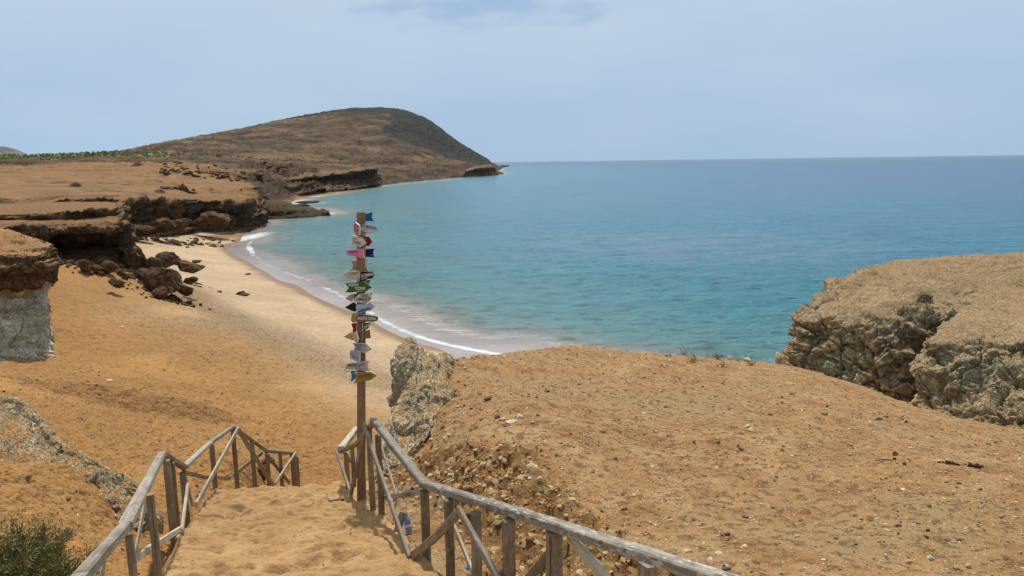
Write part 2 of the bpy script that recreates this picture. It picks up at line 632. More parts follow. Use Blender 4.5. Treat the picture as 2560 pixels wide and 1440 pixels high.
def mat_headland():
    t = NT('headland_ground')
    p = t.pos
    grn, drk, snd, grey = t.attr('green'), t.attr('dark'), t.attr('sandy'), t.attr('grey')
    pn = t.scale(t.n('ShaderNodeVectorMath', {0: p, 1: t.n('ShaderNodeVectorMath', {0: t.n('ShaderNodeTexNoise', {'Vector': p, 'Scale': 0.02, 'Detail': 3}).outputs['Color'], 1: (30, 30, 16)}, operation='MULTIPLY').outputs[0]}, operation='ADD').outputs[0], (0.02, 0.02, 0.085))
    n0 = t.noise(t.scale(p, (0.005, 0.005, 0.02)), 1.0, 5, 0.6)
    n1 = t.noise(pn, 1.0, 7, 0.64)
    n2 = t.noise(t.scale(p, (0.08, 0.08, 0.5)), 1.0, 6, 0.68)
    n3 = t.noise(t.scale(p, (0.4, 0.4, 1.2)), 1.0, 5, 0.7)
    c = t.ramp(n1, [(0.36, alb(66, 52, 37)), (0.48, alb(104, 82, 56)), (0.62, alb(146, 116, 79))])
    sandc = t.ramp(n2, [(0.3, alb(134, 98, 63)), (0.5, alb(170, 129, 85)), (0.7, alb(192, 151, 105))])
    c = t.mix(t.ss(t.math('ADD', snd, t.math('MULTIPLY', t.math('SUBTRACT', n2, 0.5), 0.9)), 0.3, 0.72), c, sandc)
    c = t.mix(t.ss(t.math('ADD', grn, t.math('MULTIPLY', t.math('SUBTRACT', n2, 0.5), 1.1)), 0.42, 0.75), c, t.mix(t.ss(n3, 0.4, 0.6), alb(76, 84, 42), alb(112, 112, 62)))
    c = t.mix(t.ss(t.math('ADD', grey, t.math('MULTIPLY', t.math('SUBTRACT', n2, 0.5), 0.6)), 0.35, 0.65), c, t.ramp(n2, [(0.36, alb(22, 22, 20)), (0.47, alb(46, 43, 38)), (0.57, alb(70, 69, 48)), (0.68, alb(112, 96, 68))]))
    s = t.ss(n2, 0.54, 0.66)
    c = t.mix(t.math('MULTIPLY', s, 0.7), c, alb(62, 47, 34))
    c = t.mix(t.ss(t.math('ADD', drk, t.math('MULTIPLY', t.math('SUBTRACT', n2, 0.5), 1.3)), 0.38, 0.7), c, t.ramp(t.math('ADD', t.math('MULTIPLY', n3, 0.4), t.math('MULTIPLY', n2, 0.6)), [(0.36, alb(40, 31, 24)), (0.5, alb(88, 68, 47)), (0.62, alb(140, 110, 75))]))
    c = t.gain(c, t.ss(n3, 0.3, 0.7, 0.84, 1.14))
    c = t.gain(c, t.ss(n0, 0.3, 0.7, 0.92, 1.06))
    c = t.mix(1.0, c, (0.86, 0.85, 0.85, 1), 'MULTIPLY')
    h = t.math('ADD', t.math('MULTIPLY', n2, 2.0), n3)
    return t.surf(c, 0.95, t.bump(h, 0.9, 1.2), 0.15)


def mat_sea():
    t = NT('sea_water')
    p = t.pos
    sd, fb, far = t.attr('shore'), t.attr('foam'), t.attr('far')
    pl = t.scale(p, (1.0, 1.0, 0.0))
    n0 = t.noise(t.scale(pl, (0.02, 0.05, 0)), 1.0, 5, 0.6)
    x = t.math('ADD', sd, t.math('MULTIPLY', t.math('SUBTRACT', n0, 0.5), 0.30))
    c = t.ramp(x, SEA_STOPS)
    # wind streaks and darker cat's paws, finer near, broader far
    s1 = t.noise(t.scale(pl, (0.10, 0.42, 0)), 1.0, 6, 0.66)
    s2 = t.noise(t.scale(pl, (0.012, 0.06, 0)), 1.0, 5, 0.62)
    c = t.gain(c, t.ss(s1, 0.3, 0.7, 0.92, 1.08))
    c = t.gain(c, t.ss(s2, 0.3, 0.7, 0.95, 1.05))
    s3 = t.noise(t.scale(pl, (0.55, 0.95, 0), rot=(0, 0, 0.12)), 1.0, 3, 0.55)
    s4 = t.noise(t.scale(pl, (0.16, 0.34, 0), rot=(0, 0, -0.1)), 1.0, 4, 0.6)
    calm_ = t.math('SUBTRACT', 1.0, t.attr('calm'))  # wave faces mirroring less sky, painted below as darker water
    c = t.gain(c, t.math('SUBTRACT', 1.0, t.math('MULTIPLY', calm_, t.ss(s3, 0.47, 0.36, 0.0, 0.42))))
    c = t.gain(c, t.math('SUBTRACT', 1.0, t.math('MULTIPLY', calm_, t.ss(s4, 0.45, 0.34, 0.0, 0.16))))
    # a bed of weed that shows purple grey through the water
    ww = t.math('MULTIPLY', t.attr('weed'), t.ss(t.noise(t.scale(pl, (0.12, 0.2, 0)), 1.0, 5, 0.65), 0.34, 0.62))
    c = t.mix(t.math('MULTIPLY', ww, 0.35), c, (0.18, 0.21, 0.27, 1))
    f1 = t.noise(t.scale(pl, (0.9, 1.3, 0)), 1.0, 6, 0.7)
    f2 = t.noise(pl, 5.0, 4, 0.7)
    fm = t.math('ADD', fb, t.math('ADD', t.math('MULTIPLY', t.math('SUBTRACT', f1, 0.5), 1.9), t.math('MULTIPLY', t.math('SUBTRACT', f2, 0.5), 0.7)))
    fm = t.ss(fm, 0.46, 1.10)
    w1 = t.noise(t.scale(pl, (0.55, 1.5, 0), rot=(0, 0, 0.25)), 1.0, 4, 0.6)
    w2 = t.noise(t.scale(pl, (1.7, 3.6, 0), rot=(0, 0, -0.2)), 1.0, 4, 0.65)
    w3 = t.noise(t.scale(pl, (0.07, 0.26, 0), rot=(0, 0, 0.1)), 1.0, 5, 0.62)
    calm = t.attr('calm')
    amp = t.math('SUBTRACT', 1.0, t.math('MULTIPLY', calm, 0.9))
    h = t.math('ADD', t.math('MULTIPLY', w1, 0.55), t.math('MULTIPLY', w2, 0.22))
    w4 = t.noise(t.scale(pl, (0.22, 0.75, 0), rot=(0, 0, -0.12)), 1.0, 5, 0.68)
    h = t.math('ADD', h, t.math('MULTIPLY', w3, 1.8))
    h = t.math('ADD', h, t.math('MULTIPLY', w4, 1.6))
    b = t.bump(h, t.math('MULTIPLY', amp, 0.9), 0.55)
    c = t.mix(t.math('MULTIPLY', fm, 0.85), c, (0.58, 0.60, 0.60, 1))
    return t.surf(c, t.ss(fm, 0, 1, 0.18, 0.8), b, 0.28, IOR=1.33)


def K(r, g, b, k=1.0):
    return tuple(v * k for v in lin(r, g, b)) + (1,)


SEA_STOPS = [(0.0, K(190, 176, 166, 0.62)), (0.15, K(182, 170, 158, 0.58)), (0.19, K(158, 168, 156, 0.46)),
             (0.26, K(106, 166, 164, 0.44)), (0.42, K(62, 156, 172, 0.45)), (0.58, K(48, 150, 186, 0.44)), (0.78, K(40, 128, 184, 0.36)), (1.0, K(36, 106, 168, 0.28))]

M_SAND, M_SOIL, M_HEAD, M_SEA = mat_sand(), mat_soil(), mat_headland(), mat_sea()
SOILC = alb(186, 140, 92)
M_ROCK_R = mat_rock('pale_cracked_rock', alb(126, 110, 84), alb(180, 157, 120), alb(232, 215, 180), alb(184, 152, 110), 0.70, 1.02, 1.1, alb(150, 152, 128), 0.8, gain=1.22)
M_ROCK_O = mat_rock('pale_crumbly_rock', alb(186, 158, 122), alb(230, 208, 170), alb(255, 248, 226), alb(196, 150, 96), 0.72, 1.05, 1.6, alb(178, 170, 136), 0.75, 0.35, 0.05, 0.7, gain=1.2, dip=-0.8)
M_ROCK_L = mat_rock('dark_layered_rock', alb(62, 46, 33), alb(112, 86, 59), alb(166, 132, 92), alb(180, 134, 86), 0.72, 0.95, 0.7, None, 0.7, 0.30, gain=0.78)
M_ROCK_C = mat_rock('cliff_rock', alb(66, 50, 35), alb(112, 88, 60), alb(160, 130, 92), alb(196, 146, 92), 0.70, 0.94, 0.8, None, 0.6, 0.22)
M_ROCK_T = mat_rock('dark_tidal_rock', alb(44, 36, 28), alb(84, 68, 46), alb(112, 92, 60), alb(92, 74, 48), 0.70, 1.0, 0.6, alb(84, 84, 44), 0.6, 0.35)
M_ROCK_F = mat_rock('far_shore_rock', alb(52, 40, 30), alb(96, 75, 53), alb(146, 116, 82), alb(142, 110, 74), 0.80, 1.05, 0.25, None, 0.6, 0.30)
M_CLAY = mat_rock('grey_clay', alb(150, 142, 124), alb(190, 182, 162), alb(222, 214, 196), alb(190, 150, 100), 0.8, 1.0, 1.1, alb(168, 160, 132), 0.55, 0.15, gain=1.5)
M_BOULDER = mat_rock('brown_boulder_rock', alb(84, 62, 43), alb(136, 103, 70), alb(182, 146, 104), alb(176, 136, 92), 0.9, 1.3, 1.3, None, 0.6, 0.12, 0.06, gain=0.84)

# ------------------------------------------------------------------ shoreline
SHORE = [np.array(q) for q in [(60, 20, 0), (30, 27, 0), (15, 32, 0), (7, 36, 0), (3, 39.5, 0)]] + \
        [WZ(x, y, 0) for x, y in [(1270, 874), (1180, 872), (1090, 866), (1000, 838), (930, 800), (850, 766), (780, 735), (700, 700), (640, 665), (590, 640),
                                  (566, 618), (600, 606), (612, 588), (622, 568), (650, 549), (690, 546), (760, 541), (822, 534), (800, 524), (736, 520), (728, 508), (742, 498),
                                  (800, 489), (850, 481), (900, 472.5), (960, 463.5), (1000, 458), (1060, 452.5), (1120, 446.5), (1180, 441.5), (1237, 437.5)]] + \
        [np.array(q) for q in [(-5, 700, 0), (-14, 900, 0), (-14, 1400, 0), (-8, 1750, 0), (-60, 1900, 0), (-500, 2600, 0), (-2500, 4000, 0)]]
FOAM = [WZ(x, y, 0) for x, y in [(1300, 892), (1240, 884), (1180, 874), (1120, 862), (1060, 846), (1010, 828), (965, 806), (925, 780), (880, 754), (830, 728), (770, 700), (720, 684), (680, 668), (650, 652),
                                 (632, 635), (622, 616), (628, 600), (618, 588), (640, 572)]]


def shore_dist(X, Y):
    """metres seaward of the water's edge (land negative)"""
    d, s = seg_dist(X, Y, SHORE)
    return -d * np.where(s == 0, 1, s)


# ------------------------------------------------------------------ beach and the slopes down to it
bp = []
for q in SHORE[:-7]:
    bp.append(q + np.array([0, 0, -0.02]))
for q in FOAM[::2]:
    bp.append(q + np.array([0, 0, -0.14]))
for x, y, z in [(1250, 800, -1.0), (1050, 740, -1.0), (900, 690, -1.0), (760, 630, -0.9), (720, 590, -1.0), (1500, 800, -2), (1200, 650, -3), (900, 580, -3), (1800, 700, -4)]:
    bp.append(WZ(x, y, z))
for x, y, z in [(980, 880, 0.6), (850, 815, 0.6), (700, 745, 0.6), (600, 690, 0.55), (540, 640, 0.5), (545, 590, 0.4),
                (960, 930, 1.2), (800, 850, 1.2), (640, 770, 1.2), (520, 690, 1.1), (470, 620, 1.1), (500, 585, 1.0), (400, 595, 1.8),
                (330, 590, 2.6), (470, 570, 1.2), (560, 566, 0.6)]:
    bp.append(WZ(x, y, z))
for x, y, Y in [(980, 990, 29), (800, 930, 31.5), (620, 850, 35), (480, 775, 41), (430, 740, 47), (390, 700, 53), (300, 660, 47),
                (150, 662, 42), (250, 690, 43), (150, 760, 35), (300, 790, 37), (130, 890, 28.2), (300, 900, 28.5), (500, 900, 30), (700, 960, 28.5), (900, 1040, 25.5),
                (0, 935, 22), (-300, 900, 24), (-400, 740, 34), (250, 1000, 21), (500, 1050, 21), (700, 1085, 22), (0, 1000, 17), (150, 1060, 16.5), (350, 1180, 14.5),
                (450, 1245, 12.2), (560, 1232, 13.4), (650, 1195, 15), (620, 1130, 18), (-300, 1000, 15)]:
    bp.append(W(x, y, Y))
for x, Y, z in [(750, 20, 3.0), (860, 21, 2.9), (950, 16, 3.2), (980, 13, 4.0), (1000, 20, 2.7), (1100, 25, 1.9),
                # left shoulder beside the steps
                (0, 9.0, 7.85), (200, 8.8, 7.7), (0, 7, 8.15), (250, 7, 7.8), (330, 8.6, 7.1), (350, 6.2, 7.75), (100, 6, 8.2), (0, 4.8, 8.5), (-300, 9, 8.1), (-600, 5, 8.9),
                (420, 8.3, 7.05), (455, 9.2, 6.7), (-900, 3, 9.4), (-200, 3.4, 9.0), (250, 3.4, 8.7), (250, 5, 8.2), (-300, 12, 7.2), (-700, 14, 7.5),
                # under the path and the mound
                (600, 9, 6.6), (700, 10.5, 6.0), (700, 7, 7.3), (700, 5.5, 7.8), (900, 4, 8.2), (1100, 2.5, 8.6), (640, 12.5, 5.0), (680, 15, 4.0),
                (1100, 9, 5.0), (1300, 14, 3.2), (1300, 20, 2.5), (1700, 8, 5.5), (1700, 17, 2.5), (2200, 12, 4.0), (2200, 24, 2.2), (2560, 8, 5.5), (2600, 24, 3.0), (2700, 15, 3.8), (1500, 27, 1.0), (1800, 30, 0.4),
                (330, 60, 2.7), (330, 75, 2.5), (400, 60, 2.3), (300, 60, 3.0), (250, 62, 3.5), (300, 80, 2.6), (250, 80, 3.2), (360, 90, 2.4), (300, 95, 2.7), (420, 100, 1.9), (350, 52, 3.0), (200, 90, 3.2), (500, 115, 0.9),
                (2000, 30, 1.2), (2300, 36, 2), (2900, 30, 3), (2900, 50, 0.5)]:
    bp.append(WX(x, Y, z))
for x, y, z in [(-1.5, 1.6, 8.8), (1.5, 1.6, 8.8), (-8, 1, 9.5), (8, 1, 8.5), (20, 4, 5), (-20, 3, 9.3), (-60, 30, 7.0), (-45, 60, 6.5), (-70, 90, 6.5)]:
    bp.append(np.array([x, y, z], float))
_beach = TPS(bp, 2e-4)
DRIFT = [W(x, y, 1)[:2] * k for x, y, k in ()] or [WZ(x, y, z)[:2] for x, y, z in [(330, 700, 3.0), (480, 760, 2.6), (600, 805, 2.2), (680, 845, 2.0), (780, 888, 1.8), (880, 925, 1.7), (1000, 965, 1.6)]]


def beach_h(X, Y, detail=True):
    h = _beach(X, Y)
    if not detail:
        return h, None
    r = np.hypot(X, Y)
    sea = shore_dist(X, Y)
    inl = np.clip(-sea, 0, 60)
    churn = sstep(3, 14, inl)
    p = XY0(X, Y)
    big = fbm(p * 0.35, 3) * 0.16 * churn
    slopey = sstep(1.6, 3.2, h)
    foot = fbm(p * np.array([2.6, 2.6, 1]), 3, kind='b') * (0.034 + 0.06 * slopey) + fbm(p * 6.0 + 5, 3, kind='b') * (0.022 + 0.055 * slopey) * sstep(45, 30, r)
    h = h + big + foot * churn
    coarse = 0.8 * slopey * sstep(-0.25, 0.25, fbm(p * 0.16 + 3, 3) + 0.22) * sstep(140, 30, r)
    return h, dict(sea=sea, inl=inl, coarse=coarse)


def polar(az0, az1, na, r0, r1, nr, dense=None):
    if dense:
        lo, hi, share = dense
        k = int(na * share)
        s = (na - k) // 2
        az = np.concatenate([np.linspace(az0, lo, s, endpoint=False), np.linspace(lo, hi, k, endpoint=False), np.linspace(hi, az1, na - k - s)])
    else:
        az = np.linspace(az0, az1, na)
    if isinstance(nr, int):
        r = np.exp(np.linspace(math.log(r0), math.log(r1), nr))
    else:                                  # rows bunched where the ground shows best
        r = np.concatenate([np.exp(np.linspace(math.log(u), math.log(v), k, endpoint=False)) for u, v, k in nr])
    A, Rr = np.meshgrid(np.radians(az), r)
    return Rr * np.sin(A), Rr * np.cos(A)


X, Y = polar(-100, 70, 600, 1.6, 175, [(1.6, 8, 60), (8, 42, 470), (42, 175, 110)], (-37, 1, 0.86))
Z, info = beach_h(X, Y)
inl = info['inl']
px_b = XY0(X, Y)
pale = 1 - sstep(9, 19, inl + 4 * fbm(px_b * 0.12, 3))
pale = np.maximum(pale, 0.55 * sstep(28, 60, np.hypot(X, Y)) * sstep(4.0, 2.4, Z))
wet = sstep(2.0, 0.5, inl + 0.9 * fbm(px_b * 0.5, 2)) * (Z < 0.6)
for (cx, cy, rx, ry, rot) in ((592, 583, 30, 16, 0), (560, 612, 46, 4, 0)):       # two wet hollows near the far rocks
    c0, cR, cU = WZ(cx, cy, 0.3), WZ(cx + rx, cy, 0.3), WZ(cx, cy - ry, 0.3)
    e1, e2 = (X - c0[0]) / (cR[0] - c0[0]), (Y - c0[1]) / (cU[1] - c0[1])
    wet = np.maximum(wet, 0.85 * sstep(1.15, 0.8, np.sqrt(e1 ** 2 + e2 ** 2) + 0.4 * fbm(px_b * 0.2, 3)))
dd_, _ = seg_dist(X, Y, DRIFT)
lit = np.exp(-(dd_ / (1.9 + 0.03 * np.hypot(X, Y))) ** 2) * (0.85 + 0.5 * fbm(px_b * 0.3, 2)) + 0.10
for (cx, cy, Yc, rx, ry) in ((330, 985, 22, 4.2, 2.2),):
    c0 = W(cx, cy, Yc)
    e = np.hypot((X - c0[0]) / rx, (Y - c0[1]) / ry)
    info['coarse'] = np.maximum(info['coarse'], 1.5 * sstep(1.3, 0.5, e + 0.3 * fbm(px_b * 0.8, 3)))
P = np.stack([X, Y, Z], -1)
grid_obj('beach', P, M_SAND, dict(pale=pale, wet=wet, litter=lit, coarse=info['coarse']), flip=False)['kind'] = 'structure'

# ------------------------------------------------------------------ the sandy path down the buried steps
PATH = np.array([  # Y, left x, right x, z
    (1.0, -1.5, 1.35, 9.50), (3.0, -2.0, 0.22, 8.93), (5.5, -2.85, -0.62, 8.21), (7.2, -3.45, -1.22, 7.72), (9.0, -3.98, -1.95, 7.19), (10.0, -4.33, -2.3, 6.90), (10.35, -4.45, -2.42, 6.78),
    (10.9, -4.6, -2.55, 6.22), (12.0, -4.85, -2.7, 5.66), (13.0, -5.05, -2.85, 5.15), (14.0, -5.05, -2.9, 4.68), (15.3, -5.0, -2.95, 4.15), (16.5, -5.0, -2.95, 3.65), (19, -5.0, -2.9, 2.9), (23, -5, -2.8, 2.4)])


def path_at(Yv):
    return [np.interp(Yv, PATH[:, 0], PATH[:, k]) for k in (1, 2, 3)]


nS, nY = 170, 450
Yv = np.concatenate([np.linspace(1.0, 4.6, 60, endpoint=False), np.linspace(4.6, 11, 320), np.linspace(11.03, 23, 70)])
S = np.linspace(-0.24, 1.24, nS)
S2, Y2 = np.meshgrid(S, Yv)
xl, xr, zc = path_at(Y2)
X2 = xl + (xr - xl) * S2
pp = XY0(X2, Y2)
out = np.maximum(-S2, S2 - 1) * 2.1 + 0.05 * fbm(pp * 1.1, 3)
drop = 2.4 * np.clip(out, 0, None) ** 1.25
dimple = fbm(pp * np.array([3.2, 4.0, 1]), 2, kind='r')
ft = perlin(pp * np.array([4.2, 5.2, 1]) + 3) * 0.06 + (fbm(pp * np.array([5.5, 7.0, 1]) + 21, 2, kind='r') - 0.3) * 0.022 + fbm(pp * np.array([2.0, 2.6, 1]) + 9, 2) * 0.05 - np.clip(dimple - 0.1, 0, 1) * 0.018 + fbm(pp * 9, 3) * 0.011
vp = voro(pp * np.array([2.6, 3.1, 1]) + 0.3 * fbm(pp * 3 + 40, 2)[..., None])
ft = ft * 1.15 - (0.085 * np.exp(-(vp[0] / 0.34) ** 2) - 0.028 * np.exp(-((vp[0] - 0.48) / 0.13) ** 2)) * (vp[2] > 0.25)
Z2 = zc + ft * sstep(1.0, 2.0, Y2) * np.where(Y2 > 10.2, 0.6, 1) - drop
P = np.stack([X2, Y2, Z2], -1)
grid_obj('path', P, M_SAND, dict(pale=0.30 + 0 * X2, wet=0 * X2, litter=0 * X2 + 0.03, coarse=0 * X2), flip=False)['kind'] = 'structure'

# ------------------------------------------------------------------ the stony mound on the right
RIM = [W(*q) for q in [(1000, 1195, 10.2), (1036, 1140, 10.5), (1090, 1060, 11.3), (1128, 985, 12.5), (1135, 920, 13.9), (1140, 884, 15.4), (1210, 882, 17.2), (1300, 873, 18.6), (1380, 864, 19.4), (1470, 857, 20),
                       (1560, 868, 20.6), (1620, 877, 21), (1700, 887, 21.5), (1830, 892, 21.8), (1960, 908, 21.4), (2060, 930, 20.8), (2150, 958, 20), (2300, 1012, 18.4), (2420, 1040, 17.6), (2560, 1062, 16.8), (2760, 1100, 15.6)]]
MP = [W(*q) for q in [(1300, 1000, 11.4), (1250, 930, 14.4), (1300, 1150, 8.6), (1500, 1150, 8.9), (1800, 1150, 9.2), (1500, 1280, 7.0), (1800, 1300, 6.9), (1800, 1440, 5.3), (2200, 1100, 10.9), (2200, 1250, 7.7),
                      (2200, 1440, 5.4), (2560, 1200, 8.7), (2560, 1440, 5.5), (1700, 1000, 13.2), (2000, 1000, 14.2), (2350, 1062, 13.7), (1500, 920, 16.6), (1800, 940, 17.2), (1200, 1040, 10.7), (1500, 1020, 11.9),
                      (1120, 1130, 9.7), (1200, 1160, 8.8), (1100, 1200, 9.1), (1020, 1240, 8.9), (1020, 1285, 8.2), (1100, 1330, 7.3), (1180, 1420, 6.3), (1080, 1400, 6.3), (1250, 1440, 5.95), (1240, 1240, 7.9),
                      (1330, 1300, 6.85), (1400, 1360, 6.15), (1330, 1360, 6.45), (1500, 1440, 5.35)]]
MP += [WX(*q) for q in [(700, 8.0, 7.2), (800, 5.5, 7.9), (900, 4, 8.35), (1100, 2.6, 8.8), (700, 10, 6.4), (1500, 4.0, 8.5), (1900, 4.0, 8.75), (2400, 4.2, 8.6), (3000, 6, 7.9), (3000, 10, 6.6)]]
MP += [np.array(q, float) for q in [(0, 1.5, 9.0), (4, 2, 9.2), (10, 2, 9.0), (22, 5, 8.2), (24, 12, 6.4)]]
MP += [q.copy() for q in RIM[1:]]
_mound = TPS(MP, 1e-4)
MPOLY = [np.array(q) for q in [(30, 13.5), (30, 1.0), (-0.2, 1.0), (-0.6, 2.6), (-1.1, 4), (-1.7, 5.5), (-2.3, 7.2), (-2.75, 9.0), (-2.6, 10.2)]] + [q[:2] for q in RIM]
WALL = [W(*q)[:2] for q in [(1000, 1205, 9.7), (1110, 1190, 9.2), (1180, 1205, 8.7), (1250, 1240, 7.85), (1330, 1300, 6.85), (1400, 1352, 6.25), (1520, 1430, 5.4)]]


def mound_h(X, Y, detail=True):
    h = _mound(X, Y)
    d, _ = seg_dist(X, Y, MPOLY + [MPOLY[0]])
    ins = in_poly(X, Y, MPOLY)
    p = XY0(X, Y)
    rag = 0.35 * fbm(p * 0.7, 4)
    out = np.where(ins, -d, d) + rag
    drop = np.where(out > 0, 2.6 * out + 0.3 * np.minimum(out, 0.5), 0) + 0.07 * np.exp(-np.abs(out) * 1.3)
    dw, _ = seg_dist(X, Y, WALL)
    rk = sstep(1.0, 0.2, dw + 0.5 * fbm(p * 0.9, 3))
    if detail:
        h = h + fbm(p * 0.5, 4) * 0.16 + fbm(p * 2.4, 4) * 0.045 + fbm(p * 9.0, 3) * 0.016
        cell = voro(p * 1.9 + 0.25 * fbm(p * 3, 2)[..., None])
        h = h + rk * (0.20 * (fbm(p * 1.7, 5, kind='r') - 0.6) + 0.22 * (cell[2] - 0.6) + 0.07 * fbm(p * 7, 3, kind='r'))
    rimrock = sstep(-0.9, -0.05, out) * (0.35 + 0.8 * fbm(p * 1.4, 3)) * (Y > 9)
    return h - drop, np.clip(np.maximum(rk, np.maximum(rimrock, sstep(0.1, 0.5, out))), 0, 1), out


X, Y = polar(-24, 66, 480, 2.4, 30, 350, (-15, 36, 0.9))
Z, rk, outm = mound_h(X, Y)
keep = (outm < 3.2)
P = np.stack([X, Y, Z], -1)
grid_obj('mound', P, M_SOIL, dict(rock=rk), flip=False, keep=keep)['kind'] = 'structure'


# ------------------------------------------------------------------ rock faces
def rockify(P, amp, f, mask=None, block=0.4, strata=0.0, sf=1.6, seed=0.0, fine=0.12, bed=(0, 0, 1), ridge=0.75):
    """push a lofted face about: broken blocks, ledges and fine roughness, along its normal"""
    N_ = normals(P)
    q = P + seed
    wob = fbm(q * f * 0.5, 3)
    q2 = q + 0.35 / f * np.stack([fbm(q * f + 31, 2), fbm(q * f + 57, 2), fbm(q * f + 83, 2)], -1)
    d = amp * (ridge * fbm(q2 * f, 5, kind='r') + 0.5 * wob)
    if block:
        v = voro(q2 * f * 1.15)
        d = d + amp * block * (v[2] - 0.5) - amp * 0.38 * block * np.exp(-(v[1] / 0.055) ** 2)
        v = voro(q2 * f * 3.1 + 7)
        d = d + 0.42 * amp * block * (v[2] - 0.5) - amp * 0.22 * block * np.exp(-(v[1] / 0.11) ** 2)
    if strata:
        zz = (q @ np.array(bed, float)) * sf + 0.6 * fbm(q * 0.35, 3)
        n = fbm(np.stack([0.12 * q[..., 0] * f, 0.12 * q[..., 1] * f, zz], -1), 4)
        d = d + amp * strata * np.sign(n) * np.abs(n) ** 0.6
    d = d + amp * fine * fbm(q * f * 7, 3)
    d = d - d.mean()
    if mask is not None:
        d = d * mask
    return P + N_ * d[..., None]


def up_mask(P, lo=0.75, hi=0.97, least=0.25):
    nz_ = normals(P)[..., 2]
    return 1 - (1 - least) * sstep(lo, hi, nz_)


def rock_loft(name, rows, M, N, mat, amp, f, **kw):
    P = loft(rows, M, N)
    least = kw.pop('least', 0.3)
    P = rockify(P, amp, f, mask=up_mask(P, least=least), **kw)
    o = grid_obj(name, P, mat)
    o['kind'] = 'structure'
    return o


n_ = None
# the pale crag at the mound's left corner
cols = [
    [(925, n_, 9.6, 5.2), (948, 1215, 10.1), (958, 1214, 10.15), (972, 1222, 10.0), (1000, n_, 10.1, 5.9)],
    [(925, n_, 11.3, 4.2), (957, 1100, 11.1), (990, 1118, 10.9), (1022, 1150, 10.6), (1055, n_, 10.8, 6.0)],
    [(950, n_, 12.2, 3.8), (982, 1052, 12.1), (1035, 1048, 11.85), (1082, 1072, 11.45), (1120, n_, 11.6, 6.2)],
    [(970, n_, 13.1, 3.4), (1004, 985, 12.9), (1058, 975, 12.6), (1120, 1000, 12.5), (1165, n_, 12.8, 6.4)],
    [(975, n_, 14.1, 3.0), (994, 928, 13.7), (1058, 915, 13.6), (1122, 940, 13.9), (1170, n_, 14.2, 6.5)],
    [(990, n_, 15.6, 3.0), (1014, 906, 14.7), (1074, 886, 14.9), (1140, 896, 15.4), (1180, n_, 15.6, 6.4)],
    [(1005, n_, 18.0, 2.6), (1040, n_, 17.2, 5.2), (1090, n_, 16.7, 6.3), (1140, n_, 16.8, 6.2), (1190, n_, 17.2, 5.6)],
]
C = np.array([[pt(c) for c in r] for r in cols])            # near -> far, foot -> inside
P = catmull(catmull(C, 250, 0), 190, 1)
P = rockify(P, 0.19, 1.2, block=0.7, seed=3.0, fine=0.25, strata=0.75, sf=2.6, bed=(0.72, 0.1, -0.69))
grid_obj('rock_outcrop', P, M_ROCK_O, flip=True)['kind'] = 'structure'

# the big cracked crag over the water: far lobe
rows = [
    [(1990, n_, 35, -0.4), (1930, n_, 30, 1.2), (2040, n_, 28, 1.0), (2140, n_, 27, 1.0), (2225, n_, 26.3, 1.2), (2290, n_, 26.5, 1.4), (2450, n_, 28, 1.8)],
    [(1995, n_, 35.2, 1.0), (1950, 920, 29.6), (2055, 955, 28.1), (2150, 985, 27.1), (2230, 1005, 26.4), (2292, 1020, 26.7), (2440, 1010, 28.2)],
    [(2000, n_, 35.4, 2.0), (1973, 878, 29.7), (2062, 885, 28.3), (2152, 905, 27.4), (2232, 925, 26.8), (2292, 935, 27.5), (2440, 930, 28.6)],
    [(2010, n_, 35.6, 3.2), (1984, 805, 30.1), (2074, 806, 28.8), (2160, 815, 28.0), (2238, 835, 27.5), (2312, 852, 28.2), (2460, 850, 29)],
    [(2030, n_, 36, 4.2), (2030, 776, 30.7), (2110, 752, 30.4), (2185, 763, 29.4), (2252, 757, 29.5), (2350, 785, 29.3), (2500, 775, 30)],
    [(2110, n_, 38, 5.0), (2106, 706, 33.2), (2186, 698, 33.5), (2280, 705, 33), (2352, 704, 33.2), (2450, 725, 32.6), (2620, 720, 33)],
    [(2200, n_, 42, 4.6), (2188, 672, 38), (2252, 654, 39), (2380, 642, 40), (2560, 633, 41), (2750, 624, 42), (2980, 614, 43)],
    [(2200, n_, 45, 2.0), (2190, n_, 43, 4.3), (2270, n_, 45, 4.3), (2400, n_, 46, 4.4), (2570, n_, 47, 4.5), (2750, n_, 48, 4.5), (2980, n_, 49, 4.6)],
    [(2200, n_, 46, -1), (2190, n_, 46, -1), (2270, n_, 48, -1), (2400, n_, 49, -1), (2570, n_, 50, -1), (2750, n_, 51, -1), (2980, n_, 52, -1)],
]
rock_loft('cliff', rows, 250, 290, M_ROCK_R, 0.62, 0.62, block=0.85, ridge=0.5, seed=11.0, least=0.26, fine=0.3, strata=0.55, sf=1.5, bed=(0.4, 0.1, 0.9))
